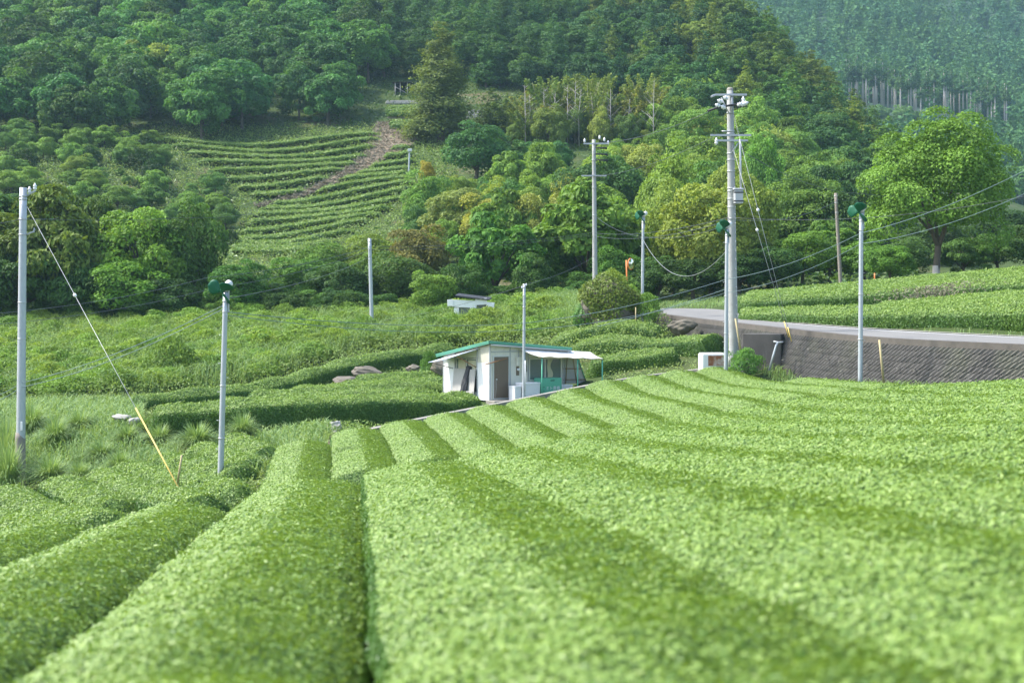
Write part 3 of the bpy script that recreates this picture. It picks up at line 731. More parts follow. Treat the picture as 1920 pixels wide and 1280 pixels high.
for (x, y, w) in ((-.115, 1.0, .05), (-.115, 2.95, .05), (-.115, -.03, .06), (-.115, HD - .03, .05)):
    mb = MB(); wallbox(x, x + .06, y - w / 2, y + w / 2, -.05, lambda x, y: rz(x, y) - .03); mb.build("post", M['steel'], hut)
for x in (1.09, 2.13, 4.24):
    mb = MB(); wallbox(x, x + .045, -.03, .03, -.05, lambda x, y: rz(x, y) - .04); mb.build("post", M['steel'], hut)
mb = MB(); wallbox(.02, 4.2, -.045, -.003, 2.22, 2.26); mb.build("rail", M['steel'], hut)
# roof slab with green fascia
mb = MB(); ov = .28
xs, ys = (-ov, HW + .3), (-ov, HD + .3)
P = [[(x, y, rz(x, y) + .02) for y in ys] for x in xs]
mb.sheet(P, .05); mb.build("roof", M['steel'], hut)
mb = MB()
c4 = [(xs[0], ys[0]), (xs[1], ys[0]), (xs[1], ys[1]), (xs[0], ys[1])]
for k in range(4):
    a, b = c4[k], c4[(k + 1) % 4]; d = Vector((b[0] - a[0], b[1] - a[1], 0)).normalized(); nn = Vector((d.y, -d.x, 0))
    for (o, z0, z1) in ((.03, -.04, .04), (.05, .04, .10)):
        A0, B0 = Vector((*a, rz(*a))), Vector((*b, rz(*b))); A0 = A0 - d * o; B0 = B0 + d * o
        vs = []
        for p in (A0, B0, B0 + nn * o, A0 + nn * o): vs.append(p + Vector((0, 0, z0)))
        for p in (A0, B0, B0 + nn * o, A0 + nn * o): vs.append(p + Vector((0, 0, z1)))
        mb.add(vs, [(0, 3, 2, 1), (4, 5, 6, 7), (0, 1, 5, 4), (1, 2, 6, 5), (2, 3, 7, 6), (3, 0, 4, 7)])
mb.build("green_fascia", M['roof_green'], hut)
# door
mb = MB(); mb.bbox((.17, -.02, .06), (1.0, .02, 2.0), .008); door = mb.build("door", M['brown_door'], hut)
mb = MB()
for lo, hi in (((.1, -.04, 0), (.165, .03, 2.06)), ((1.005, -.04, 0), (1.07, .03, 2.06)), ((.165, -.04, 2.005), (1.005, .03, 2.06)), ((.165, -.04, 0), (1.005, .03, .055))): mb.box(lo, hi)
mb.build("door_frame", M['alu'], door)
MB().lathe([(.012, 0), (.014, .05), (.035, .06), (.042, .085), (.032, .105), (0, .11)], (.27, -.02, .95), 12, (0, -1, 0)).build("knob", M['alu'], door)
MB().tube([(.26, -.06, .9), (.27, -.05, .5), (.24, -.045, .08)], .006, 5).build("string", M['white_box'], door)
# front window
win = None
mb = MB()
for lo, hi in (((2.2, -.05, .82), (2.26, .04, 1.89)), ((4.13, -.05, .82), (4.19, .04, 1.89)), ((2.26, -.05, 1.83), (4.13, .04, 1.89)), ((2.26, -.07, .8), (4.13, .04, .87)), ((3.14, -.045, .87), (3.2, .02, 1.83))): mb.box(lo, hi)
win = mb.build("front_window", M['alu'], hut)
MB().box((2.26, -.005, .87), (3.14, .008, 1.83)).build("pane", M['glass'], win)
MB().box((3.2, .012, .87), (4.13, .025, 1.83)).build("pane", M['glass'], win)
mb = MB(); pts = []
for j in range(9):
    z = .88 + j * .117; w = .26 + .08 * math.sin(j * .9)
    pts.append([(3.34 + .02 * math.sin(j), .0 , z), (3.34 + w * .5, -.012 , z), (3.34 + w, .0, z)])
mb.sheet(pts, .006); mb.build("curtain", M['curtain'], win)
# side window
mb = MB()
for lo, hi in (((-.075, 1.06, .95), (-.02, 1.11, 1.9)), ((-.075, 2.84, .95), (-.02, 2.89, 1.9)), ((-.075, 1.11, 1.85), (-.02, 2.84, 1.9)), ((-.075, 1.11, .95), (-.02, 2.84, 1.0)), ((-.075, 1.95, 1.0), (-.02, 2.0, 1.85))): mb.box(lo, hi)
win2 = mb.build("side_window", M['alu'], hut)
for y0, y1 in ((1.11, 1.95), (2.0, 2.84)):
    MB().box((-.05, y0, 1.0), (-.04, y1, 1.85)).build("pane", M['glass'], win2)
    mb = MB(); mb.sheet([[(-.058 - .008 * math.sin(k * 2.1), y0 + .05 + k * (y1 - y0 - .2) / 12, z) for z in (1.02, 1.8)] for k in range(13)], -.004); mb.build("curtain", M['curtain'], win2)
# meter box and conduit
MB().bbox((1.44, -.16, 1.55), (1.72, 0, 1.98), .02).build("meter_box", M['cream_wall'], hut)
MB().bbox((1.46, -.05, 1.1), (1.62, 0, 1.53), .01).build("meter_board", M['brown_door'], hut)
MB().lathe([(.06, 0), (.06, .09), (.045, .11), (0, .115)], (1.54, -.05, 1.38), 12, (0, -1, 0)).build("electric_meter", M['porcelain'], hut)
MB().tube([(1.6, -.03, 1.98), (1.6, -.03, 2.3)], .02, 6).build("conduit", M['steel'], hut)
# gutter, downpipe and hanging clutter on the front
MB().tube([(-.2, -.33, rz(0, -.3) - .09), (HW + .25, -.33, rz(HW, -.3) - .09)], .035, 8).build("gutter", M['steel'], hut)
MB().tube([(HW + .1, -.33, rz(HW, -.3) - .1), (HW + .06, -.06, rz(HW, -.3) - .35), (HW + .06, -.05, .1)], .028, 8).build("downpipe", M['steel'], hut)
for x in (1.9, 2.02): MB().tube([(x, -.03, 2.2), (x + .01, -.04, 1.6), (x + .05, -.04, 1.25)], .014, 5).build("hose", M['black'], hut)
for x in (.0, 2.13): MB().box((x - .02, -.012, .02), (x + .02, -.0015, 2.2)).build("panel_joint", M['cream_wall'], hut)
# floor step
MB().bbox((-.3, -.75, -.3), (2.0, -.005, -.02), .02).build("step", M['old_concrete'], hut)
# left flap awning
mb = MB(); g_ = []
for i in range(9):
    t = i / 8; yi = .75 + 2.9 * t; yo = 1.15 + 2.85 * t
    g_.append([(-.12 - .85 * s, yi * (1 - s) + yo * s, (rz(-.1, yi) - .12) * (1 - s) + (rz(-.1, yo) - .33) * s - .05 * math.sin(math.pi * t) * s) for s in (0, .5, 1)])
mb.sheet(g_, .02); fl = mb.build("window_flap", M['tarp_blue'], hut)
MB().tube([(-.9, 1.5, rz(0, 1.5) - .36), (-.12, 1.06, 1.48)], .025, 6).build("prop_stick", M['brown_stick'], fl)
MB().tube([(-.9, 3.75, rz(0, 3.75) - .36), (-.12, 3.05, 1.35)], .018, 6).build("prop_stick", M['black'], fl)
MB().tube([(-.55, -.35, 1.68), (.75, -.25, 1.93)], .028, 6).build("bracket_stick", M['brown_stick'], hut)
# right awning
mb = MB(); g_ = []
CI = [(1.55, -.06, 2.42), (3.6, -.06, 2.26), (6.0, .0, 2.1)]; CO = [(1.84, -1.3, 2.03), (3.7, -1.32, 1.93), (5.75, -1.3, 1.82)]
for i in range(17):
    t = i / 16
    a = np.array([np.interp(t, [0, .5, 1], [c[k] for c in CI]) for k in range(3)]); b = np.array([np.interp(t, [0, .5, 1], [c[k] for c in CO]) for k in range(3)])
    g_.append([tuple(a * (1 - s) + b * s - np.array((0, 0, .045 * math.sin(math.pi * s) + .02 * math.sin(t * 25) * s))) for s in (0, .25, .5, .75, 1)])
mb.sheet(g_, -.012); aw = mb.build("awning", M['tarp'], hut)
mb = MB()
for x, z in ((2.06, 1.98), (4.2, 1.87)): mb.tube([(x, -1.27, -.1), (x, -1.27, z)], .028, 8)
mb.tube([(5.72, -1.25, -.3), (5.72, -1.25, 1.76)], .028, 8)
for i, (x, z) in enumerate(((2.06, 2.0), (4.2, 1.89), (5.72, 1.8))): MB().tube([(x, -1.27, -.3), (x, -1.27, z)], .03, 8).build("awning_post", M['machine_green'], aw)
MB().tube([(1.84, -1.3, 2.0), (3.7, -1.32, 1.9), (5.75, -1.3, 1.79)], .022, 6).build("awning_rail", M['bamboo'], aw)
# slanted clear-sheet lean-to at the right end
lt = empty("lean_to", HUT, "slanting lean-to of pale clear sheets on brown bars at the hut end", "lean-to", rotz=HROT)
def LQ_(s, t):  # along, down
    top_l, top_r, bl, br = Vector((4.4, .25, 1.95)), Vector((5.35, .25, 1.9)), Vector((4.4, .9, .55)), Vector((6.45, .9, .5))
    return (top_l * (1 - s) + top_r * s) * (1 - t) + (bl * (1 - s) + br * s) * t
mb = MB(); mb.sheet([[LQ_(s, t) for t in (0, .5, 1)] for s in np.linspace(0, 1, 8)], -.008); mb.build("clear_sheet", M['clear'], lt)
for s in (.0, .35, .7, 1.0): MB().tube([LQ_(s, -.02) + Vector((0, -.03, 0)), LQ_(s, 1.08) + Vector((0, -.03, 0))], .03 if s == 1 else .022, 6).build("rafter", M['machine_green'] if s == 1 else M['bamboo'], lt)
for t in (.08, .45, .85): MB().tube([LQ_(0, t) + Vector((0, -.07, 0)), LQ_(1, t) + Vector((0, -.07, 0))], .02, 6).build("crossbar", M['brown_stick'], lt)

def hbox(name, lo, hi, mat, label, cat, b=.02):
    """a chest standing in the hut yard; own origin at its base"""
    c = Vector(((lo[0] + hi[0]) / 2, (lo[1] + hi[1]) / 2, lo[2])); L = Vector(lo) - c; Hh = Vector(hi) - c
    e = empty(name, HM @ c, label, cat, rotz=HROT)
    MB().bbox(tuple(L), tuple(Hh), b).build("body", mat, e)
    return e, L, Hh
e, L, Hh = hbox("storage_chest", (1.14, -1.05, -.1), (2.12, -.42, .72), M['white_box'], "white chest with a lid in front of the hut wall, beside the thin pole", "chest")
MB().bbox((L.x - .02, L.y - .02, Hh.z + .002), (Hh.x + .02, Hh.y + .02, Hh.z + .075), .02).build("lid", M['white_box'], e)
MB().bbox((L.x + .03, L.y - .016, .28), (L.x + .12, L.y - .001, .31), .004).build("latch", M['black'], e)
e, L, Hh = hbox("white_panel_box", (.72, -.95, -.1), (1.08, -.45, .6), M['white_box'], "narrow white box left of the thin pole by the hut door", "box")
MB().bbox((L.x - .015, L.y - .015, Hh.z + .002), (Hh.x + .015, Hh.y + .015, Hh.z + .05), .015).build("lid", M['white_box'], e)
e, L, Hh = hbox("storage_chest", (3.72, -.62, -.1), (4.4, -.1, .52), M['white_box'], "small white chest right of the green machine", "chest")
MB().bbox((L.x - .02, L.y - .02, Hh.z + .002), (Hh.x + .02, Hh.y + .02, Hh.z + .07), .02).build("lid", M['white_box'], e)
e, L, Hh = hbox("green_machine", (2.46, -.78, -.1), (3.62, -.08, .95), M['machine_green'], "green enamel machine cabinet with white characters under the hut window", "machine")
MB().bbox((L.x + .03, L.y - .018, .12), (Hh.x - .03, L.y - .001, Hh.z - .05), .006).build("front_panel", M['machine_green'], e)
MB().box((-.12, L.y - .022, Hh.z - .13), (.12, L.y - .019, Hh.z - .09)).build("slot", M['dark_gap'], e)
for z in (.45, .62): MB().box((L.x + .05, L.y - .026, z), (L.x + .09, L.y - .0185, z + .035)).build("hinge", M['dark_gap'], e)
fc = bpy.data.curves.new("lettering", 'FONT'); fc.body = "ミト農機"; fc.size = .2; fc.align_x = 'CENTER'; fc.extrude = .003; fc.space_character = 1.15
fo = bpy.data.objects.new("lettering_tmp", fc); COL.objects.link(fo)
dg = bpy.context.evaluated_depsgraph_get(); me = bpy.data.meshes.new_from_object(fo.evaluated_get(dg)); bpy.data.objects.remove(fo)
me.materials.clear(); me.materials.append(M['white_box'])
lo_ = link("lettering", me, e, (0.02, L.y - .024, .5)); lo_.rotation_euler = (math.radians(90), 0, 0)
# drum on its side
e = empty("drum", hl(4.75, -.55, .02), "small cream drum lying on its side by the awning post", "drum", rotz=HROT)
MB().lathe([(0, -.3), (.19, -.3), (.2, -.28), (.2, .26), (.21, .28), (.19, .3), (.17, .29), (.165, -.2), (0, -.2)], (0, 0, .2), 16, (1, .15, 0)).build("body", M['cream_wall'], e)
# plywood board and black net under the side window
e = empty("plywood_board", hl(-.2, 1.95, .0), "weathered grey plywood board leaning below the hut side window", "board", rotz=HROT)
mb = MB(); mb.sheet([[(-.12 + .09 * z, y, z) for z in (0.0, .7, 1.38)] for y in (-.93, 0, .93)], .03); mb.build("board", M['plywood'], e)
MB().box((-.2, -.95, .28), (-.15, .95, .34)).build("rail", M['plywood'], e)
e = tag(link("black_net", None and None or bpy.data.meshes.new("black_net")), None)
bpy.data.objects.remove(e)
rr = random.Random(5); mb = MB(); rings = []
prof = [(-.42, .30, .02), (-.4, .27, .2), (-.38, .25, .4), (-.35, .23, .6), (-.31, .22, .8), (-.27, .2, 1.0), (-.2, .17, 1.2), (-.16, .22, 1.38), (-.13, .16, 1.5)]
vs = []
for (x, w, z) in prof:
    for k in range(14):
        a = 2 * math.pi * k / 14; j = 1 + rr.uniform(-.16, .16)
        vs.append((x + .12 * math.cos(a) * j, 1.72 + (z - .7) * -.09 + w * math.sin(a) * j, z + rr.uniform(-.04, .04)))
fs = [(i * 14 + k, i * 14 + (k + 1) % 14, (i + 1) * 14 + (k + 1) % 14, (i + 1) * 14 + k) for i in range(len(prof) - 1) for k in range(14)] + [tuple(range((len(prof) - 1) * 14, len(prof) * 14))]
mb.add(vs, fs); o = mb.build("black_net", M['black']); o.matrix_world = HM
tag(o, "bunched black net hanging over the plywood board", "net")

# ------------------------------------------------------------------ stones
def rock(name, px, d, py_c, sx, sy, sz, label, mat='rock', seed=1, parts=1, group=None):
    rg = np.random.default_rng(seed)
    import bmesh
    bm = bmesh.new(); bmesh.ops.create_icosphere(bm, subdivisions=4, radius=1)
    D_ = [(nrm(rg.normal(size=3)), rg.uniform(.55, .95)) for _ in range(16)]
    ph = rg.uniform(0, 6, 6)
    for v in bm.verts:
        p = np.array(v.co); r = 1.0
        for dr, c in D_:
            pr = p @ dr
            if pr > c: p = p - dr * (pr - c) * .85
        f = 1 + .06 * math.sin(p[0] * 5 + ph[0]) * math.sin(p[1] * 6 + ph[1]) + .05 * math.sin(p[2] * 9 + p[0] * 7 + ph[2]) + .03 * math.sin(p[1] * 15 + p[2] * 13 + ph[3])
        v.co = Vector(p * f * (sx, sy, sz))
    me = bpy.data.meshes.new(name); bm.to_mesh(me); bm.free(); me.materials.append(M[mat])
    o = link(name, me); x = W(px, py_c, d); o.location = x; o.rotation_euler = (rg.uniform(-.15, .15), rg.uniform(-.15, .15), rg.uniform(0, 6) if sx == sy else 0)
    return tag(o, label, "rock", group)
rock("boulder", 625, 57, 803, .42, .42, .32, "pale boulder at the corner of the tall dark clipped hedge", 'rock_pale', 1)
rock("boulder", 648, 56.6, 812, .2, .2, .13, "small pale stone beside the pale boulder", 'rock_pale', 2)
rock("boulder", 690, 78, 700, .9, .7, .42, "long grey rock lying above the clipped rows left of the hut", 'rock', 3)
rock("boulder", 645, 76.5, 714, .8, .6, .32, "lower end of the long grey rock above the clipped rows", 'rock', 4)
rock("boulder", 775, 81, 690, .45, .4, .25, "grey stone half hidden in weeds between hedge and hut", 'rock', 6)
rock("boulder", 822, 76, 690, .5, .5, .55, "grey rock behind the left end of the hut", 'rock', 7)
rock("boulder", 228, 62, 783, .42, .4, .2, "flat pinkish stone above the tall grass, crossed by the guy wire", 'rock_pale', 8)
rock("boulder", 252, 61.5, 789, .3, .3, .16, "smaller flat stone right of the flat pinkish stone", 'rock_pale', 9)
rock("boulder", 1280, 78, 614, .85, .6, .45, "mossy heap of field stones at the end of the highest stepped hedge", 'rock', 10)
# ivy-covered outcrop
rock("rock_outcrop", 1150, 83, 578, 2.1, 1.6, 1.75, "rugged brown rock outcrop with ivy left of the lane bend", 'rock', 12)
rock("rock_outcrop", 1110, 83.5, 592, 1.2, 1.2, 1.1, "ivy covered shoulder of the outcrop on its left", 'rock', 13)
# debris under lean-to
rg = random.Random(9); mb = MB()
for k in range(90):
    x, y = rg.uniform(4.6, 6.9), rg.uniform(-1.0, .6); s = rg.uniform(.06, .2); hgt = .55 * max(0, 1 - abs(x - 5.6) / 1.6)
    p = Vector((x, y, rg.uniform(0, hgt)))
    if k % 3 == 0:
        a = rg.uniform(0, 6.28); mb.tube([p, p + Vector((math.cos(a), math.sin(a), rg.uniform(-.2, .5))) * rg.uniform(.3, .8)], .015, 5)
    else:
        Mx = Matrix.Translation(p) @ Matrix.Rotation(rg.uniform(0, 6), 4, (rg.random(), rg.random(), rg.random())); mb.box((-s, -s * .7, -s * .5), (s, s * .7, s * .5), Mx)
o = mb.build("debris", M['soil']); o.matrix_world = HM; tag(o, "heap of brown rubble and sticks under the lean-to", "debris", kind="stuff")

# rusty tank and white cap by fan pole
p = W(1334, 686, 66.6); e = empty("water_tank", p, "boxy white tank with a rusted open side by the fan pole", "tank", rotz=.12)
MB().bbox((-.56, -.35, -.3), (.56, .35, .62), .07).build("body", M['white_box'], e)
MB().bbox((-.25, -.365, .03), (.55, -.352, .5), .02).build("rusty_side", M['rust'], e)
p = W(1379, 688, 66.8); e = empty("white_cap_stone", p, "rounded white drum standing between fan pole and shrub", "drum")
MB().lathe([(0, -.3), (.31, -.3), (.33, -.2), (.33, .52), (.30, .68), (.22, .76), (0, .78)], (0, 0, 0), 20).build("body", M['white_box'], e)
MB().lathe([(.332, .42), (.345, .43), (.345, .47), (.332, .48)], (0, 0, 0), 20).build("rim", M['white_box'], e)

# concrete buttress block and bent pipe by wall
p = W(1432, 690, 67.0); o = MB().bbox((-.95, -.3, -.5), (.95, .9, 1.62), .03).build("concrete_block", M['wall']); o.location = p; o.rotation_euler = (0, 0, -.5)
tag(o, "dark square concrete block at the left end of the main wall face", "block")
e = empty("standpipe", W(1448, 690, 65.0), "bent white drain pipe on the wall beside the shrub", "pipe")
q = lambda x, z: ((x - 1448) / F * 65, -.05, (690 - z) / F * 65)
MB().tube([q(1442, 694), q(1450, 665), q(1455, 648), q(1458, 641)], .055, 8).build("pipe", M['galv'], e)
MB().tube([q(1450, 640), q(1460, 642), q(1468, 641)], .04, 8).build("tap", M['steel'], e)

# ------------------------------------------------------------------ poles
def pole_parts(root, H, r0, r1, mat, name="pole", lean=0, holes=True, z0=-.6):
    n = 10; o = MB().tube([(lean * z / H, 0, z) for z in np.linspace(z0, H, n)], [r0 + (r1 - r0) * max(0, i / (n - 1)) for i in range(n)], 14).build(name, mat, root)
    return o
def band(root, z, r, x=0, mat='steel', h=.05):
    MB().lathe([(r, -h / 2), (r + .014, -h / 2), (r + .014, h / 2), (r, h / 2)], (x, 0, z), 14).build("band", M[mat], root)

blade_cache = {}
def fan_pole(px, d, py_top, py_base, axis, label, seed=0, spin=0, lean=0, r0=.095):
    b = W(px, py_base, d); H = (py_base - py_top) / F * d
    root = empty("frost_fan_pole", b, label, "frost fan", "frost protection fans on poles over the tea")
    pole_parts(root, H, r0, r0 * .8, M['galv'], lean=lean)
    for z in (H * .955, H * .9, H * .52, H * .25): band(root, z, r0 * (1 - .2 * z / H), lean * z / H, 'steel', .04)
    MB().bbox((lean + r0 * .8, -.03, H - .62), (lean + r0 * .8 + .035, .03, H + .1), .006).build("bracket", M['steel'], root)
    mb = MB()
    for z in np.arange(1.2, H - .5, .45):
        s = 1 if int(z / .45) % 2 else -1
        mb.tube([(lean * z / H + s * r0 * .7, -.02, z), (lean * z / H + s * (r0 + .07), -.02, z)], .009, 5)
    mb.build("climbing_bolts", M['steel'], root)
    ax = Vector(axis).normalized(); c = Vector((lean, 0, H + .16))
    fan = empty("fan_head", (0, 0, 0)); fan.parent = root
    MB().lathe([(0, -.30), (.07, -.29), (.115, -.25), (.125, -.15), (.125, .04), (.1, .1), (.05, .13), (.04, .17), (0, .17)], c, 18, ax).build("motor", M['motor'], fan)
    MB().tube([c - ax * .1, Vector((lean, 0, H - .02))], .045, 8).build("mount", M['steel'], fan)
    hub = c + ax * .2
    MB().lathe([(0, -.03), (.075, -.03), (.075, .03), (.05, .05), (0, .05)], hub, 14, ax).build("hub", M['fan_green'], fan)
    u = ax.cross(Vector((0, 0, 1))).normalized(); v = u.cross(ax).normalized()
    for k in range(3):
        a = spin + k * 2 * math.pi / 3; rad = u * math.cos(a) + v * math.sin(a); tan = ax.cross(rad)
        g_ = []
        for i in range(9):
            t = i / 8; rr_ = .05 + .46 * t; w = .245 * math.sqrt(max(0.0, 1 - (max(0, (t - .52)) / .48) ** 2.2)) * (.28 + .72 * min(1, t / .45)) + .004
            row = []
            for j in range(7):
                s = j / 6 * 2 - 1; pitch = math.radians(34 - 12 * t); cam_ = .045 * (1 - s * s)
                row.append(hub + rad * rr_ + (tan * math.cos(pitch) + ax * math.sin(pitch)) * (s * w) + ax * cam_)
            g_.append(row)
        m_ = MB(); m_.sheet(g_, .006); ob = m_.build("blade", M['fan_green'], fan); ob.data.polygons.foreach_set("use_smooth", [True] * len(ob.data.polygons))
    return root, H, b
FP = {}
FP['left'] = fan_pole(413, 45, 548, 912, (-.42, -.75, -.6), "grey pole with a three blade green fan at the lower left, over the tea rows", spin=.5, lean=.17, r0=.10)
FP['mid'] = fan_pole(1204, 83, 408, 616, (-.82, -.45, -.55), "thin grey fan pole in front of the ivy covered outcrop", spin=2.3, lean=.06)
FP['big'] = fan_pole(1361, 64.6, 430, 690, (-.78, -.5, -.55), "grey fan pole standing close against the big utility pole", spin=2.2, lean=.05)
FP['right'] = fan_pole(1613, 57, 400, 715, (-.7, -.6, -.55), "grey fan pole at the foot of the block wall on the right", spin=2.2, lean=.04, r0=.10)

def insulator(root, p, h=.22, r=.06, mat='porcelain', axis=(0, 0, 1)):
    MB().lathe([(0, 0), (r * .5, 0), (r * .5, h * .15), (r, h * .2), (r, h * .35), (r * .55, h * .45), (r, h * .55), (r, h * .7), (r * .5, h * .8), (r * .4, h), (0, h)], p, 10, axis).build("insulator", M[mat], root)

# left utility pole
b = W(38, 918, 57); H = (918 - 352) / F * 57; LPB = b
root = empty("utility_pole", b, "tall pale concrete utility pole at the left edge with two insulators on a short arm", "utility pole"); ln = .12
pole_parts(root, H, .19, .14, M['galv'], lean=ln)
MB().lathe([(.2, -.6), (.2, 2.05), (.175, 2.3), (.165, 2.3)], (0, 0, 0), 16).build("base_sleeve", M['wood_pole'], root)
MB().bbox((.08, -.2, 2.4), (.16, -.17, 2.75), .01).build("number_plate", M['white_box'], root)
for z in (H - .34, H - .46, H - 1.26, H - 1.88, H * .62, H * .5): band(root, z, .145 + .02 * (1 - z / H), ln * z / H, 'steel', .05)
MB().tube([(ln + .13, 0, H - .33), (ln + .5, -.02, H - .12)], .035, 6).build("cross_arm", M['steel'], root)
MB().tube([(ln + .13, 0, H - 1.88), (ln + .45, -.02, H - 1.75)], .035, 6).build("cross_arm", M['steel'], root)
insulator(root, (ln + .25, 0, H - .25), .3, .075); insulator(root, (ln + .47, 0, H - .12), .3, .075); insulator(root, (ln + .44, 0, H - 1.75), .14, .04, 'steel')
mb = MB()
for z in np.arange(2.9, H - .5, .5): mb.tube([(ln * z / H - .02, -.13, z), (ln * z / H - .02, -.24, z)], .012, 5)
mb.build("climbing_bolts", M['steel'], root)

# big utility pole
b = W(1376, 700, 66.4); H = (700 - 168) / F * 66.4; BPB = b
root = empty("utility_pole", b, "tallest concrete utility pole with three cross arms and a grey transformer can", "utility pole"); ln = -.18
pole_parts(root, H, .235, .15, M['concrete'], lean=ln)
def bz(py): return (700 - py) / F * 66.4
def bx(px, py): return (px - 1376) / F * 66.4
MB().lathe([(0, .1), (.1, .09), (.15, .02), (.155, -.05)], (ln, 0, H), 14).build("cap", M['old_concrete'], root)
for py in (212, 246, 251, 288, 300, 321, 353, 358, 373, 388, 410): band(root, bz(py), .16 + .06 * (py - 170) / 500, ln * bz(py) / H, 'steel', .05)
def arm(py, x0, x1, y=-.19, s=.045, dy=0):
    o = MB().box((bx(x0, py), y - .04, bz(py + dy) - s), (bx(x1, py), y + .04, bz(py) + s)).build("cross_arm", M['steel'], root); return o
arm(179, 1339, 1399); arm(254.5, 1331, 1407); arm(264.5, 1340, 1401, -.2)
MB().tube([(bx(1339, 179), -.2, bz(180)), (bx(1331, 184), -.5, bz(184))], .05, 6).build("arm_tip", M['steel'], root)
for a, c in (((1351, 184), (1366, 215)), ((1384, 268), (1370, 288)), ((1371, 184), (1371, 214))): MB().tube([(bx(a[0], 0), -.2, bz(a[1])), (bx(c[0], 0), -.2, bz(c[1]))], .03, 6).build("brace", M['steel'], root)
for (x, y) in ((1348, 198), (1352, 190), (1363, 184), (1358, 201), (1380, 196), (1386, 196), (1391, 194)): insulator(root, (bx(x, y), -.35, bz(y + 4)), .26, .1, axis=(.8 if x > 1370 else -.8, -.3, .35))
for (x, y) in ((1392, 182), (1342, 259)): insulator(root, (bx(x, y), -.22, bz(y + 14)), .34, .085)
MB().tube([(bx(1324, 211), -.5, bz(211)), (bx(1350, 203), -.35, bz(202)), (bx(1372, 197), -.3, bz(199)), (bx(1386, 193), -.35, bz(196))], .05, 8).build("cable_joint", M['black'], root)
MB().tube([(bx(1386, 0), -.22, bz(262)), (bx(1387.5, 0), -.3, bz(378))], .05, 10).build("down_pipe", M['steel'], root)
tr = MB().bbox((bx(1374, 0), -.42, bz(382)), (bx(1391, 0), .05, bz(357)), .06).build("transformer", M['steel'], root)
MB().bbox((bx(1372.5, 0), -.45, bz(357) + .002), (bx(1392, 0), .08, bz(354)), .03).build("lid", M['steel'], tr)
for zz in (bz(362), bz(378)): MB().box((bx(1373, 0), -.44, zz - .03), (bx(1392.5, 0), -.422, zz + .03)).build("strap", M['black'], tr)
MB().tube([(bx(1352, 0), -.2, bz(247)), (bx(1366, 0), -.2, bz(247))], .03, 6).build("bracket", M['steel'], root)
mb = MB()
for py in range(300, 640, 17): mb.tube([(ln * bz(py) / H + .1, -.15, bz(py)), (ln * bz(py) / H + .13, -.3, bz(py))], .012, 5)
mb.build("climbing_bolts", M['steel'], root)

# second utility pole behind the outcrop
d2 = 104; b = W(1116, 560, d2); H = (560 - 262) / F * d2; SPB = b
root = empty("utility_pole", b, "slim concrete utility pole behind the outcrop with two cross arms", "utility pole"); ln = -.1
pole_parts(root, H, .2, .13, M['concrete'], lean=ln)
z2 = lambda py: (560 - py) / F * d2; x2 = lambda px: (px - 1116) / F * d2
for py, a, c in ((270, 1094, 1138), (330, 1090, 1137)): MB().box((x2(a), -.2, z2(py) - .05), (x2(c), -.12, z2(py) + .05)).build("cross_arm", M['steel'], root)
for (x, y) in ((1096, 268), (1133, 266), (1124, 262), (1140, 272)): insulator(root, (x2(x), -.16, z2(y)), .3, .09)
for (x, y) in ((1128, 278), (1130, 290), (1130, 301)): MB().tube([(0, -.15, z2(y - 1)), (x2(x), -.2, z2(y)), (x2(x + 10), -.2, z2(y + 1))], [.03, .06, .08], 6).build("switch_arm", M['black'], root)
for py in (300, 352, 404, 460): band(root, z2(py), .16, ln * z2(py) / H)

# plain poles
def plain_pole(px0, px1, d, top, basep, r, mat, name, label, cat="pole"):
    b = W(px0, basep, d); H = (basep - top) / F * d; root = empty(name, b, label, cat)
    pole_parts(root, H, r, r * .82, M[mat], lean=(px1 - px0) / F * d)
    for f in (.97, .9, .8): band(root, H * f, r * .85, (px1 - px0) / F * d * f, 'steel', .04)
    return root
plain_pole(698, 693, 100, 447, 640, .15, 'galv', "concrete_pole", "bare pale pole standing in the scrub above the long curved hedge")
r_ = plain_pole(982, 983, 66, 532, 752, .075, 'galv', "service_pole", "thin grey service pole directly in front of the hut wall")
insulator(r_, (-.08, -.08, (752 - 541) / F * 66), .12, .035); insulator(r_, (.12, -.08, (752 - 536) / F * 66), .12, .035)
MB().tube([(.07, -.1, .5), (.07, -.1, 1.9)], .02, 6).build("conduit", M['porcelain'], r_)
plain_pole(1577, 1567, 99, 362, 545, .14, 'wood_pole', "wooden_pole", "leaning old wooden pole right of the lane in front of the woods")
r_ = plain_pole(766, 768, 205, 281, 335, .14, 'galv', "concrete_pole", "small pale pole on the far hillside at the top of the clearing")
MB().bbox((-.1, -.3, 3.9), (.5, .1, 4.3), .03).build("lamp_box", M['motor'], r_)
# stakes
def stake(px0, py0, px1, py1, d, label, mat='bamboo', r=.035, d1=None):
    a, b = W(px0, py0, d), W(px1, py1, d1 or d); o = MB().tube([Vector((0, 0, 0)), Vector(b - a) * .5, Vector(b - a)], [r, r * .95, r * .9], 8).build("bamboo_stake" if mat == 'bamboo' else "marker_post", M[mat]); o.location = a
    return tag(o, label, "stake")
stake(333, 905, 341, 853, 43.5, "leaning bamboo stake in the lower terrace rows left of the fan pole")
stake(1657, 718, 1649, 637, 56, "bamboo stake leaning against the block wall", r=.05)
stake(1390, 665, 1379, 597, 66, "bamboo stake beside the foot of the big utility pole", r=.05)
stake(1192, 616, 1192, 576, 81, "short bamboo stake against the rock outcrop")
stake(1640, 530, 1640, 512, 93, "small orange marker post among the hillside tea rows", 'orange', .05)
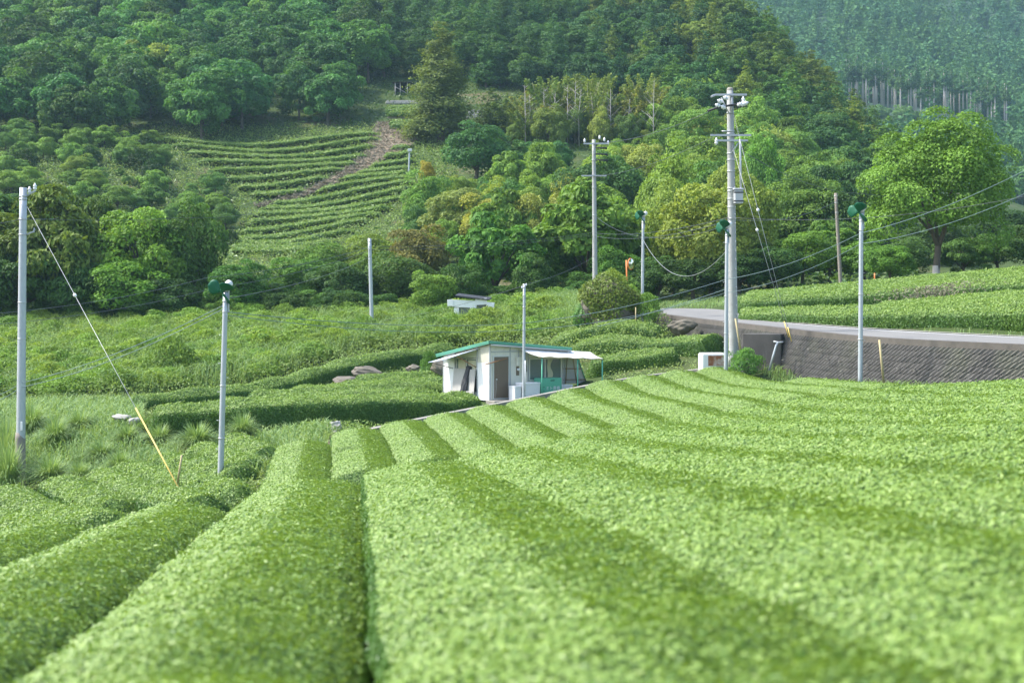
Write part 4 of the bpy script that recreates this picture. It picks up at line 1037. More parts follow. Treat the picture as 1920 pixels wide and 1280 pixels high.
# traffic mirror
p = W(1176, 545, 93); e = empty("traffic_mirror", p, "orange post with a round road mirror above the outcrop", "road mirror")
MB().tube([(0, 0, 0), (-.05, 0, 2.0)], .05, 10).build("post", M['orange'], e)
MB().lathe([(0, -.05), (.30, -.05), (.38, 0), (.38, .05), (.34, .06)], (.2, -.12, 1.75), 24, (.8, -.55, 0)).build("rim", M['orange'], e)
MB().lathe([(0, .09), (.2, .08), (.34, .055)], (.2, -.12, 1.75), 24, (.8, -.55, 0)).build("mirror", M['mirror'], e)

# derelict white shed in the scrub
p = W(890, 592, 99); e = empty("derelict_shed", p, "derelict white shed with broken boards half sunk in the scrub", "shed", rotz=-.1)
for i, (x0, x1, z0, z1, ry) in enumerate([(-1.6, .1, .55, 1.05, .05), (.1, .9, .75, 1.2, -.04), (-1.45, -1.1, 0, .55, 0), (-.3, -.15, 0, .6, 0), (.75, 1.3, .6, 1.05, .1), (-1.8, -1.4, .85, 1.3, -.1)]):
    o = MB().bbox((x0, -.03 - .02 * i, z0), (x1, .03 - .02 * i, z1), .01).build("wall_board", M['white_wall'], e); o.rotation_euler = (0, ry, 0)
o = MB().bbox((-1.5, -.1, 1.2), (.9, 1.4, 1.28), .01).build("roof_sheet", M['black'], e); o.rotation_euler = (.1, .12, 0)
MB().box((-1.4, .2, 0), (1.2, .24, .9)).build("back_wall", M['glass'], e)

# terraces and open shed far up
def stone_wall(px0, px1, d, py0, py1, label):
    a, b = W(px0, py1, d), W(px1, py1, d); mb = MB(); rg = random.Random(int(px0 + d)); h = (py1 - py0) / F * d; n = int(np.linalg.norm(b - a) / .45)
    for i in range(n):
        for j in range(max(2, int(h / .3))):
            t = (i + (j % 2) * .5 + rg.uniform(-.1, .1)) / n; p = Vector(a * (1 - t) + b * t - a) + Vector((0, rg.uniform(-.06, .06) + .12 * j, j * .3)); s = rg.uniform(.17, .26)
            Mx = Matrix.Translation(p) @ Matrix.Rotation(rg.uniform(-.3, .3), 4, 'Y'); mb.bbox((-s, -.25, 0), (s, .25, .3), .06, Mx)
    o = mb.build("stone_wall", M['rock_pale']); o.location = a; tag(o, label, "stone wall"); return o
stone_wall(725, 792, 243, 187, 195, "upper dry stone terrace wall left of the tall olive conifer")
stone_wall(728, 785, 239, 213, 222, "lower dry stone terrace wall left of the tall olive conifer")
stone_wall(878, 912, 240, 205, 222, "short dry stone terrace wall right of the tall olive conifer")
for i, (a, c, d, py) in enumerate([(725, 790, 241, 199), (726, 790, 239.7, 204), (727, 790, 238.6, 209), (730, 782, 236, 226), (732, 782, 234.8, 232)]):
    path_row("narrow tea row on a stone terrace high on the far slope", "tea rows on the far stone terraces", [(a, d, py), (c, d, py)], 1.2, .9, .25, seed=500 + i, dens=1.1)
p = W(758, 174, 262); e = empty("open_shed", p, "small open fronted dark shed high on the far slope", "shed")
for x in (-1.6, -.7, .6): MB().tube([(x, -.6, -.8), (x, -.6, 1.75)], .07, 6).build("post", M['bark_pale'], e)
o = MB().bbox((-2.2, -.9, 1.75), (1.6, 1.6, 1.87), .02).build("roof", M['dark_gap'], e); MB().box((-1.7, 1.2, -.8), (1.2, 1.3, 1.75)).build("back_wall", M['dark_gap'], e)
MB().box((-1.78, -.6, -.8), (-1.7, 1.3, 1.75)).build("side_wall", M['wood_pole'], e)
MB().tube([(-1.6, -.6, 1.0), (1.0, -.6, -.5)], .05, 6).build("brace", M['bark_pale'], e)

# bare brown track on the far slope
def ribbon(name, pts, w, mat, label, dz=.12, n=60):
    P = poly_resample(np.array([G(a, d) for a, d in pts]), 1.5); t = nrm(np.gradient(P[:, :2], axis=0)); nn = np.stack([-t[:, 1], t[:, 0]], 1)
    ww = np.interp(np.linspace(0, 1, len(P)), np.linspace(0, 1, len(w)), w)
    rows = []
    for s in np.linspace(-1, 1, 7):
        q = P[:, :2] + nn * (ww * s / 2)[:, None]; rows.append(np.concatenate([q, (gz(q[:, 0], q[:, 1]) + dz + .02 * np.sin(q[:, 0] * 1.3 + q[:, 1]))[:, None]], 1))
    V = np.stack(rows, 1); a, b = V.shape[:2]; i = np.arange(a * b).reshape(a, b)
    return tag(link(name, quad_mesh(name, V, np.stack([i[:-1, :-1], i[1:, :-1], i[1:, 1:], i[:-1, 1:]], -1), [M[mat]])), label, kind="structure"), V
trk, TV = ribbon("path", [(725, 241), (735, 232), (736, 224), (705, 216), (650, 208), (590, 202), (520, 197), (480, 195)], [3, 6, 8, 6, 3.5, 2.4, 1.8, 1.0], 'soil', "bare brown track down the far clearing", .45)
ROWS.append((TV[:, 3, :2].copy(), 1.6))
fp, _ = ribbon("footpath", [(640, 55.5), (600, 52), (548, 47.5), (524, 45.8), (516, 44.6)], [.6, .8, .8, .6], 'soil', "bare earth footpath between striped terrace and lower rows", .03)

# ------------------------------------------------------------------ wires
def P3(px, py, d): return Vector(W(px, py, d))
def cable(pts, sag, r, mat, label, cat="cable", name="overhead_cable", group=None, n=28):
    out = []
    for a, b in zip(pts[:-1], pts[1:]):
        for i in range(n + (b is pts[-1])):
            t = i / n; p = a * (1 - t) + b * t; p.z -= sag * 4 * t * (1 - t); out.append(p - pts[0])
    o = MB().tube(out, r * .62, 6).build(name, M[mat]); o.location = pts[0]
    return tag(o, label, cat, group)
def guy(a, b, guard, label, balls=(), gl=None):
    e = empty("guy_wire", b, label, "guy wire")
    v = a - b; L = v.length; u = v.normalized()
    MB().tube([Vector((0, 0, 0)), v], .0095, 6).build("strand", M['guy'], e)
    MB().tube([u * guard[0] * L, u * guard[1] * L], .024, 8).build("guard", M['yellow'], e)
    for t in balls: MB().lathe([(0, -.09), (.06, -.05), (.07, 0), (.06, .05), (0, .09)], u * t * L, 10, u).build("guy_insulator", M['porcelain'], e)
    return e
guy(P3(49, 384, 57), P3(338, 920, 43), (.0, .235), "guy wire from the left pole with a long yellow guard at its foot", (.62,))
guy(P3(1373, 205, 66.2), P3(1484, 640, 64.5), (.0, .06), "guy wire of the tallest pole with a yellow guard above the wall", (.56,))
guy(P3(1372, 270, 66.2), P3(1479, 632, 64.8), (.0, .08), "second guy wire of the tallest pole, starting at the middle arm", (.55,))
wires = [
 ([(-60, 424, 52), (45, 410, 57), (110, 409, 62)], .05, .014, 'wire', "thin wire reaching the left pole below its upper arm"),
 ([(60, 410, 57), (342, 408, 75), (470, 401, 82), (693, 468, 100)], .1, .014, 'wire', "thin wire with white beads from left pole across the bright tree"),
 ([(-60, 592, 60), (390, 520, 80), (696, 462, 100), (1115, 436, 104)], .3, .022, 'wire', "upper black cable running past the bare pale pole"),
 ([(-60, 612, 60), (400, 540, 80), (696, 468, 100), (1115, 440, 104)], .3, .02, 'wire', "second black cable below the upper one past the bare pale pole"),
 ([(1115, 437, 104), (1366, 408, 66.2)], .35, .022, 'wire', "upper black cable between slim pole and tallest pole"),
 ([(1115, 443, 104), (1366, 414, 66.2)], .45, .022, 'wire', "lower black cable between slim pole and tallest pole"),
 ([(1115, 404, 104), (1206, 444, 83), (1366, 420, 66.2)], .3, .02, 'wire', "grey cable dipping from slim pole past the outcrop fan pole"),
 ([(1372, 408, 66.2), (1960, 360, 60)], .5, .02, 'wire', "cable leaving the tallest pole towards the big leafy tree"),
 ([(1372, 412, 66.2), (1572, 375, 99), (1960, 366, 110)], .5, .02, 'wire', "cable from the tallest pole past the leaning wooden pole"),
 ([(1394, 285, 66.2), (1600, 362, 90), (1960, 362, 115)], .4, .02, 'wire', "thin high wire sloping to the right in front of the big leafy tree"),
 ([(1206, 450, 83), (1362, 470, 64.6)], 1.6, .02, 'guy', "pale cable hanging in a deep loop between two fan poles"),
 ([(1120, 612, 78), (1361, 542, 64.6)], .1, .02, 'wire_blue', "blue grey cable rising from the outcrop to the fan pole by the big pole"),
 ([(420, 584, 45), (980, 606, 66), (1361, 524, 64.6), (1614, 437, 57), (1960, 300, 47)], .25, .02, 'wire_blue', "long blue grey cable crossing the picture above the hut"),
 ([(420, 590, 45), (980, 618, 66), (1361, 549, 64.6), (1614, 457, 57), (1960, 345, 47)], .3, .018, 'wire_blue', "lower twin of the long blue grey cable above the hut"),
 ([(420, 572, 45), (38, 718, 57), (-60, 745, 60)], .25, .018, 'wire_blue', "blue cable dropping from the left fan pole to the left pole"),
 ([(420, 578, 45), (38, 726, 57), (-60, 752, 60)], .3, .018, 'wire_blue', "lower blue cable between left fan pole and left pole"),
 ([(980, 536, 66), (720, 600, 97)], .2, .014, 'wire', "thin service wire going left from the service pole"),
 ([(985, 534, 66), (1115, 480, 104)], .2, .014, 'wire', "thin service wire rising right from the service pole"),
 ([(424, 560, 45), (696, 480, 100)], .3, .018, 'wire', "dark cable from left fan pole up to the bare pale pole"),
 ([(1340, 205, 66), (1115, 268, 104)], .4, .022, 'wire', "high voltage wire between the tallest and the slim pole"),
 ([(1336, 258, 66), (1112, 330, 104)], .4, .02, 'wire', "middle wire between the tallest and the slim pole"),
]
for pts, sag, r, mat, lb in wires: cable([P3(*p) for p in pts], sag, r, mat, lb)
# ------------------------------------------------------------------ plants: prototypes
def crown_broad(seed, R, Hc, n, leaf, lobes=30, lobe_r=.34, droop=0.0, open_=0.0, fat=1.0, base=.0):
    """leaf quads of a rounded crown: leaves on the shells of many overlapping lobes, z from 0 to Hc"""
    rg = np.random.default_rng(seed); k = np.arange(lobes) + .5
    phi = np.arccos(1 - 1.75 * k / lobes); th = math.pi * (1 + 5 ** .5) * k
    dirs = np.stack([np.sin(phi) * np.cos(th), np.sin(phi) * np.sin(th), np.cos(phi)], 1) + rg.normal(0, .16, (lobes, 3))
    rad = rg.uniform(.55, .92, lobes)
    C = dirs * rad[:, None] * np.array((R, R, Hc / 2)) * (1 - lobe_r * .55) ; C[:, 2] += Hc / 2
    C[:, :2] *= (1 + .18 * np.sin(C[:, 2:3] * 3 / Hc * 2 + seed))
    lr = R * lobe_r * rg.uniform(.65, 1.25, lobes)
    li = rg.choice(lobes, n, p=lr ** 2 / np.sum(lr ** 2))
    out = nrm(C - np.array((0, 0, Hc * .42)))[li]
    d = nrm(rg.normal(size=(n, 3)) + out * .85 + np.array((0, 0, .45)))
    rr = lr[li] * rg.uniform(.72, 1.06, n)
    pos = C[li] + d * rr[:, None] * np.array((1, 1, .72))
    nr = nrm(d * .75 + np.array((0, 0, .55)) + out * .15)
    lt_ = rg.uniform(.25, .75, lobes)[li]
    tint = np.clip(lt_ + rg.normal(0, .16, n), 0, 1)
    td = np.array((0, 0, -1.0)) if droop else None
    LQ = leaves(pos, nr, leaf * rg.uniform(.6, 1.35, n), rg, jit=.45, aspect=.42 if droop else .62, tdir=(np.tile(td, (n, 1)) if droop else None))
    return LQ, tint, C, lr

def crown_conifer(seed, R, Hc, n, leaf, layers=11, ragged=.25, top=.04, tuft=True):
    rg = np.random.default_rng(seed); br = []
    for i in range(layers):
        t = (i + .5) / layers; r = R * ((1 - t) ** .8 * (1 - top) + top) * rg.uniform(1 - ragged, 1 + ragged * .4)
        for j in range(max(4, int(11 * (1 - t) + 4))):
            a = rg.uniform(0, 6.283); br.append((a, t * Hc + rg.normal(0, Hc / layers * .3), r * rg.uniform(.7, 1.1)))
    br = np.array(br); bi = rg.choice(len(br), n, p=br[:, 2] ** 1.4 / np.sum(br[:, 2] ** 1.4))
    s = rg.random(n) ** .55; a = br[bi, 0]; r = br[bi, 2] * s
    sp = br[bi, 2] * .26 * (1.25 - s * .5)
    off = rg.normal(size=(n, 3)) * sp[:, None] * np.array((1, 1, .75))
    pos = np.stack([r * np.cos(a), r * np.sin(a), br[bi, 1] - r * .18 + .25 * r * s], 1) + off
    out = np.stack([np.cos(a), np.sin(a), np.zeros(n)], 1)
    nr = nrm(nrm(off) * .6 + np.array((0, 0, .65)) + out * .45)
    bt = rg.uniform(.25, .75, len(br))[bi]; tint = np.clip(bt + rg.normal(0, .15, n), 0, 1)
    LQ = leaves(pos, nr, leaf * rg.uniform(.6, 1.3, n), rg, jit=.45, aspect=.5)
    return LQ, tint

def trunk_mesh(name, r, H, limbs=(), mat='bark', seed=0, fork=None):
    rg = random.Random(seed); mb = MB()
    bend = [(rg.uniform(-.06, .06) * H, rg.uniform(-.06, .06) * H) for _ in range(4)]
    pts = [(0, 0, -.8), (0, 0, 0), (bend[0][0] * .4, bend[0][1] * .4, H * .35), (bend[1][0] * .7, bend[1][1] * .7, H * .7), (bend[1][0], bend[1][1], H)]
    mb.tube(pts, [r * 1.35, r * 1.15, r * .9, r * .62, r * .3], 8)
    for L in limbs:
        s = Vector(pts[2]) * .5 + Vector(pts[3]) * .5; s = s * rg.uniform(.75, 1.15); e = Vector(L); mid = (s + e) / 2 + Vector((0, 0, .12 * H))
        mb.tube([s, mid, e], [r * .5, r * .3, r * .1], 6)
    return mb.mesh(name, M[mat])

PROTO = {}
def proto(key, LQ, tint, trunk, W0, H0, z0):
    LQ = LQ.copy(); LQ[..., 2] += z0
    PROTO[key] = (leaf_mesh(key, LQ, [M['tree']], tint), trunk, W0, H0)
for i in range(6):   # near broadleaf
    LQ, ti, C, lr = crown_broad(10 + i, 3.4, 7.2, 11500, .25, 34 + 3 * i, .33 + .02 * (i % 3))
    proto(f"near{i}", LQ, ti, trunk_mesh("trunk", .2, 3.2, [tuple(c + (0, 0, .3)) for c in C[::5]], seed=i), 6.8, 7.6, .3)
for i in range(2):   # drooping long-leaved
    LQ, ti, C, lr = crown_broad(30 + i, 3.4, 7.4, 11500, .38, 44, .31, droop=1)
    proto(f"droop{i}", LQ, ti, trunk_mesh("trunk", .2, 3.2, [tuple(c + (0, 0, .3)) for c in C[::6]], seed=20 + i), 6.8, 7.8, .3)
for i in range(2):   # layered large-leaved
    LQ, ti, C, lr = crown_broad(36 + i, 3.4, 7.2, 8500, .38, 50, .26)
    LQ[..., 2] = LQ[..., 2] + .12 * np.sin(LQ[..., 2] * 4)
    proto(f"big{i}", LQ, ti, trunk_mesh("trunk", .2, 3.2, [tuple(c + (0, 0, .4)) for c in C[::6]], seed=24 + i), 6.8, 7.7, .4)
for i in range(6):   # distant broadleaf
    LQ, ti, C, lr = crown_broad(50 + i, 4.6, 9.6, 7000, .46, 40 + 4 * i, .29)
    proto(f"far{i}", LQ, ti, trunk_mesh("trunk", .22, 4.5, [], seed=50 + i), 9.2, 10.6, .8)
for i in range(5):   # distant conifers, rounded
    LQ, ti = crown_conifer(70 + i, 2.6, 9.6, 3600, .42, 12, .25, .12)
    proto(f"fir{i}", LQ, ti, trunk_mesh("trunk", .2, 4.5, [], seed=70 + i), 5.2, 11.0, 1.4)
LQ, ti = crown_conifer(81, 4.2, 21, 32000, .40, 22, .32, .22)
proto("cedar", LQ, ti, trunk_mesh("trunk", .45, 12, [], seed=81), 8.4, 22.5, 1.5)
for i in range(3):   # bamboo plumes
    rg = np.random.default_rng(90 + i); n = 2600; t = rg.random(n) ** .8; k = rg.integers(0, 7, n); a = k * .9 + i
    cx = np.cos(a) * (.3 + 1.5 * t ** 2); cyy = np.sin(a) * (.3 + 1.5 * t ** 2)
    pos = np.stack([cx, cyy, t * 9.5], 1) + rg.normal(size=(n, 3)) * (.5 * (1.2 - t))[:, None] * np.array((1, 1, .8))
    LQ = leaves(pos, nrm(rg.normal(size=(n, 3)) * .6 + (0, 0, .8)), .42 * rg.uniform(.6, 1.2, n), rg, .5, .4, np.tile(np.array((0, 0, -1.0)), (n, 1)))
    mb = MB()
    for q in range(7): mb.tube([(math.cos(q * .9 + i) * .25, math.sin(q * .9 + i) * .25, -.3), (math.cos(q * .9 + i) * .55, math.sin(q * .9 + i) * .55, 5), (math.cos(q * .9 + i) * 1.2, math.sin(q * .9 + i) * 1.2, 8.8)], [.05, .045, .02], 5)
    proto(f"bamboo{i}", LQ, np.clip(rg.normal(.5, .2, n), 0, 1), mb.mesh("culms", M['culm']), 3.2, 9.8, 0)
# tall bare-stemmed plantation conifer
for i in range(3):
    LQ, ti = crown_conifer(95 + i, 2.0, 6.5, 700, .75, 8, .3, .15)
    proto(f"plant{i}", LQ, ti, MB().tube([(0, 0, -2), (0, 0, 13), (0, 0, 19)], [.26, .2, .08], 6).mesh("trunk", M['bark_pale']), 4.0, 20.0, 13.5)
# shrub protos
for i in range(4):
    rg = np.random.default_rng(110 + i); n = 2200; LQ, ti, C, lr = crown_broad(110 + i, 1.05, 1.7, n, .105, 30, .33)
    m2 = 1000; a = rg.uniform(0, 6.28, m2); r = rg.uniform(0, .95, m2); z = 1.7 * np.sqrt(np.clip(1 - (r / 1.1) ** 2, 0, 1)) * .8 + rg.uniform(0, .35, m2)
    up = leaves(np.stack([r * np.cos(a), r * np.sin(a), z], 1), nrm(rg.normal(size=(m2, 3)) * (1, 1, .2)), .15, rg, .3, .4, np.tile(np.array((0, 0, 1.0)), (m2, 1)))
    LQ = np.concatenate([LQ, up]); ti = np.concatenate([ti, np.clip(rg.normal(.75, .15, m2), 0, 1)])
    PROTO[f"shrub{i}"] = (leaf_mesh("shrub", LQ, [M['scrub']], ti), None, 2.1, 1.8)
# grass tussock protos
def blades(rg, n, R, H, w):
    a = rg.uniform(0, 6.283, n); r0 = rg.uniform(0, .16, n) * R; L = H * rg.uniform(.7, 1.35, n); sp = rg.uniform(.25, 1.15, n)
    d = np.stack([np.cos(a), np.sin(a), np.zeros(n)], 1); sd = np.stack([-np.sin(a), np.cos(a), np.zeros(n)], 1); Q = []
    prev = None
    for s in (0, .4, .75, 1.0):
        p = d * (r0 + R * sp * s ** 1.6)[:, None] * 1.0; p[:, 2] = L * (s - .62 * sp * s ** 2.4)
        ww = w * (1 - s) ** .6 + .002
        l, r = p - sd * ww, p + sd * ww
        if prev is not None: Q.append(np.stack([prev[0], prev[1], r, l], 1))
        prev = (l, r)
    return np.concatenate(Q), np.tile(np.clip(rg.normal(.5, .22, n), 0, 1), 3)
for i in range(4):
    LQ, ti = blades(np.random.default_rng(130 + i), 650, .85, 1.25, .014)
    PROTO[f"tuft{i}"] = (leaf_mesh("tussock", LQ, [M['grass']], ti), None, 1.8, 1.2)

def tree(name, key, x, y, z, w, h, col, label, cat, group=None, rot=None, rnd=random.Random(17)):
    cm, tm, W0, H0 = PROTO[key]
    if tm is None:
        o = link(name, cm); o.location = (x, y, z); o.rotation_euler = (0, 0, rnd.uniform(0, 6.28) if rot is None else rot); o.scale = (w / W0, w / W0, h / H0); o.color = (*col, 1)
        return tag(o, label, cat, group)
    r = empty(name, (x, y, z), label, cat, group, rnd.uniform(0, 6.28) if rot is None else rot); r.scale = (w / W0, w / W0, h / H0)
    t = link("trunk" if not key.startswith("bamboo") else "culms", tm, r); c = link("crown", cm, r); c.color = (*col, 1)
    return r

def vcol(c, v, rg): 
    k = 1 + rg.uniform(-v, v); h = rg.uniform(-v, v) * .6
    return (max(.005, c[0] * k * (1 + h) * 1.1), max(.01, c[1] * k), max(.004, c[2] * k * (1 - h) * .86))
DK, MD, BR, YL, OL, BL = (.042, .095, .030), (.068, .155, .032), (.105, .20, .038), (.21, .265, .055), (.105, .125, .04), (.045, .13, .055)
BRN = (.125, .13, .05)
# ------------------------------------------------------------------ individually placed trees
rgt = random.Random(5)
def T(px, d, top, w, key, col, label, name="tree", cat="tree", group=None, sink=.0):
    x, y, z = G(px, d); z -= sink; h = (HOR - top) / F * d - z
    return tree(name, key, x, y, z, w / F * d, h, vcol(col, .06, rgt), label, cat, group)
SPEC = [
 (-30, 116, 345, 260, 'droop0', DK, "dark long leaved tree cut by the left edge, behind the concrete pole"),
 (85, 113, 345, 250, 'droop1', (.075, .12, .03), "olive dark drooping tree just right of the concrete pole top"),
 (40, 110.5, 455, 200, 'droop0', DK, "very dark low tree behind the middle of the concrete pole"),
 (185, 119, 350, 130, 'droop0', (.06, .11, .03), "slim dark tree between the drooping tree and the bright one"),
 (268, 114, 362, 190, 'near0', BR, "bright green broadleaf tree on the left, crossed by a thin wire with white beads"),
 (362, 116, 350, 140, 'near1', (.06, .12, .03), "dark upright tree right of the bright green tree on the left"),
 (150, 110.5, 470, 150, 'droop1', DK, "dark tree below the slim dark tree on the left"),
 (232, 110.2, 465, 170, 'near2', (.10, .21, .04), "low bright tree under the bright green tree on the left"),
 (330, 110.5, 510, 120, 'near3', DK, "dark low tree left of the green fan head"),
 (445, 111, 478, 130, 'near4', (.055, .145, .035), "mid green tree directly behind the left fan head"),
 (462, 109.3, 562, 80, 'near5', BR, "small light green tree right below the left fan head"),
 (500, 113, 520, 110, 'near3', DK, "dark tree between left fan head and bare pale pole"),
 (560, 117, 468, 140, 'near0', (.07, .15, .035), "mid green round tree left of the bare pale pole"),
 (640, 114, 478, 130, 'near1', DK, "dark green tree just behind the bare pale pole, left side"),
 (600, 126, 440, 120, 'near2', (.09, .17, .04), "light topped tree above the dark tree at the bare pale pole"),
 (740, 115, 470, 150, 'near5', (.05, .10, .03), "dark tree right of the bare pale pole"),
 (700, 128, 425, 130, 'near2', (.12, .19, .045), "yellowish green tree behind and right of the bare pale pole"),
 (785, 124, 412, 140, 'near3', BRN, "reddish brown leafed tree above the derelict shed"),
 (812, 106.5, 500, 105, 'near4', (.12, .22, .05), "small bright tree left of the derelict shed"),
 (770, 128, 450, 100, 'near1', MD, "mid green tree between the brown leafed tree and the pole"),
 (930, 113, 386, 165, 'big0', (.07, .165, .038), "vivid green layered tree above the derelict shed"),
 (860, 152, 338, 150, 'near0', (.16, .21, .075), "pale olive rounded tree with bare twigs on the mid slope"),
 (985, 150, 335, 100, 'near2', (.13, .20, .05), "pale green tree right of the olive tree with bare twigs"),
 (1040, 118, 425, 120, 'near1', MD, "mid green tree between vivid layered tree and slim utility pole"),
 (1100, 117, 330, 215, 'big1', (.10, .19, .042), "large bright big leaved tree behind the slim utility pole"),
 (893, 193, 222, 150, 'near4', (.05, .13, .05), "domed blue green tree standing out on the mid slope"),
 (1335, 113, 318, 210, 'near0', (.155, .205, .052), "broad yellow green tree behind the tallest utility pole"),
 (1262, 120, 330, 130, 'near5', (.135, .20, .05), "yellow green tree left of the broad yellow one"),
 (1250, 132, 255, 130, 'near3', (.14, .22, .05), "tall light green tree between the slim and the tallest utility pole"),
 (1405, 119, 300, 120, 'near2', (.15, .205, .05), "yellow green tree right of the tallest utility pole"),
 (1235, 110.5, 470, 110, 'near1', DK, "dark tree behind the outcrop fan pole"),
 (1300, 109, 475, 140, 'near3', (.035, .075, .025), "very dark tree at the lane bend below the yellow tree"),
 (1385, 108.5, 460, 130, 'near4', (.035, .08, .026), "very dark tree behind the foot of the tallest pole"),
 (1450, 110, 455, 120, 'near5', (.045, .10, .03), "dark tree right of the tallest pole above the tea hedge"),
 (1505, 113, 420, 130, 'near0', (.10, .20, .045), "bright green tree left of the leaning wooden pole"),
 (1555, 118, 405, 120, 'big0', (.095, .19, .045), "layered green tree behind the leaning wooden pole"),
 (1620, 112, 440, 110, 'near1', (.08, .17, .04), "green tree behind the right fan head"),
 (1668, 108, 450, 100, 'near2', (.09, .19, .04), "light green tree left of the big leafy tree trunk"),
 (1430, 160, 228, 90, 'near2', (.10, .22, .05), "bright rounded tree high right of the tallest pole"),
 (1500, 135, 345, 120, 'near4', (.075, .15, .04), "mid green tree above the bright tree by the wooden pole"),
 (1580, 140, 360, 120, 'near3', (.06, .12, .035), "dull green tree above the right fan head"),
 (1805, 116, 440, 110, 'droop0', (.06, .125, .035), "dull green tree right of the big leafy tree trunk"),
 (1870, 118, 430, 120, 'near1', (.06, .12, .035), "dull green tree near the right edge above the tea slope"),
 (1930, 120, 410, 130, 'near3', (.05, .10, .035), "dark tree cut by the right edge above the tea slope"),
 (1700, 122, 445, 110, 'near5', (.055, .115, .035), "dark green tree behind the big leafy tree trunk"),
 (1760, 150, 400, 130, 'near1', (.045, .09, .03), "very dark tree deep behind the big leafy tree"),
 (1880, 165, 380, 140, 'near4', (.04, .085, .032), "very dark tree deep behind the right edge"),
 (1150, 112, 460, 100, 'near5', (.07, .16, .035), "green tree behind the road mirror"),
 (1000, 110, 470, 100, 'near3', (.045, .10, .03), "dark tree right of the vivid layered tree"),
 (870, 108.5, 480, 90, 'near0', (.05, .11, .03), "dark tree directly behind the derelict shed"),
 (1310, 172, 268, 110, 'near4', (.14, .215, .05), "light green tree behind and left of the tallest pole"),
 (1375, 148, 290, 100, 'near5', (.17, .23, .055), "yellow green treetop directly behind the tallest pole"),
 (826, 225, 42, 138, 'cedar', (.10, .145, .05), "tall olive brown conical conifer by the stone terraces"),
 (920, 232, 165, 85, 'fir2', (.06, .10, .032), "dark pointed conifer right of the tall olive conifer"),
 (800, 196, 298, 36, 'near3', (.26, .25, .05), "small golden yellow tree below the tall olive conifer"),
 (1305, 290, 36, 75, 'far2', (.16, .23, .06), "pale yellow green tree with bare limbs high on the wooded hill"),
]
for (px, d, top, w, key, col, lb) in SPEC:
    T(px, d, top, w, key, col, lb, name="conifer" if key in ("cedar", "fir2") else "tree", cat="conifer" if key in ("cedar", "fir2") else "tree")

# the big leafy tree with its visible forked trunk
x, y, z = G(1755, 98); z -= .1
root = empty("tree", (x, y, z), "big leafy round crowned tree on the tea slope with forked trunk", "tree"); h = (HOR - 205) / F * 98 - z; w = 282 / F * 98
LQ, ti, C, lr = crown_broad(151, w / 2, h * .84, 38000, .22, 75, .29)
LQ[..., 2] += h * .16
cr_ = link("crown", leaf_mesh("crown", LQ, [M['tree']], ti), root); cr_.color = (.115, .20, .038, 1)
mb = MB(); mb.tube([(0, 0, -.6), (0, 0, .3), (.05, 0, 1.4), (.15, 0, 2.6)], [.36, .27, .24, .22], 10)
mb.tube([(.15, 0, 2.5), (-.35, 0, 3.8), (-.8, .1, 5.2), (-1.3, .3, 7.5)], [.17, .15, .12, .05], 8); mb.tube([(.15, 0, 2.5), (.55, 0, 3.6), (.75, -.2, 5.0), (1.2, -.3, 7.8)], [.18, .16, .13, .05], 8)
mb.tube([(-.2, 0, 3.4), (-1.4, -.4, 4.6), (-2.6, -.8, 5.6)], [.1, .08, .04], 6); mb.tube([(.6, 0, 3.9), (1.9, .2, 4.9), (3.2, .3, 5.9)], [.1, .08, .04], 6); mb.tube([(.1, 0, 3.0), (.1, .5, 5.0), (.0, .8, 8.0)], [.12, .1, .04], 6)
tk = mb.build("trunk", M['bark'], root)
MB().lathe([(.30, .25), (.275, .5), (.262, .9), (.25, 1.25)], (0.01, 0, 0), 12).build("pale_bark_patch", M['bark_pale'], tk)

# ------------------------------------------------------------------ scattered woods
def word(col):
    r = col[0] / col[1]; 
    return "yellowish" if r > .62 else ("blue green" if col[2] / col[1] > .36 else ("light green" if col[1] > .15 else "dark green"))
def scatter(region, spacing, seed, pick, maxn=999):
    """region(px,py_ground,d)->bool over a world grid; pick(rg,px,d,py) -> builds"""
    rg = random.Random(seed); pts = []
    d = region['d0']
    while d < region['d1']:
        sp = spacing(d); w = (region['px1'] - region['px0']) / F * d; n = int(w / sp)
        for i in range(n):
            px = region['px0'] + (i + rg.uniform(-.32, .32) + (.5 if len(pts) % 2 else 0)) * sp / d * F; dd = d + rg.uniform(-.35, .35) * sp
            x = (px - CX) / F * dd; pts.append((x, dd, px))
        d += sp * .88
    A_ = np.array(pts); zz = gz(A_[:, 0], A_[:, 1]); c = 0
    for (x, dd, px), z in zip(pts, zz):
        py = HOR - F * z / dd
        if region['test'](px, py, dd):
            if pick(rg, x, dd, z, px, py): c += 1
    return c
def third(v, a, b, names): return names[0] if v < a else (names[1] if v < b else names[2])
# left wood
def pick_left(rg, x, d, z, px, py):
    h = rg.uniform(8.5, 13); top = py - h / d * F
    if top < -40 and py < -30: return False
    col = vcol(rg.choice([DK, (.045, .11, .04), (.05, .135, .05), (.045, .13, .055), (.065, .16, .05), (.08, .175, .05), (.06, .15, .045)]), .2, rg)
    band = third(-py, -190, -70, ["along the foot of the left wood", "halfway up the left wood", "high in the left wood"])
    side = third(px, 230, 480, ["above the concrete pole", "above the left fan", "beside the bare track"])
    lb = f"{word(col)} broadleaf tree {band}, {side}"
    tree("broadleaf_tree", f"far{rg.randrange(6)}", x, d, z - .5, h * rg.uniform(.75, 1.0), h, col, lb, "broadleaf tree", lb.replace(" tree", " trees", 1)); return True
def in_left(px, py, d):
    lim = np.interp(px, [-200, 0, 300, 500, 690, 715], [262, 262, 272, 262, 250, 200]); right = np.interp(py, [0, 120, 200, 260], [690, 708, 716, 690])
    return py < lim and px < right and py > -75
c1 = scatter(dict(d0=214, d1=400, px0=-120, px1=730, test=in_left), lambda d: 7.6, 11, pick_left)
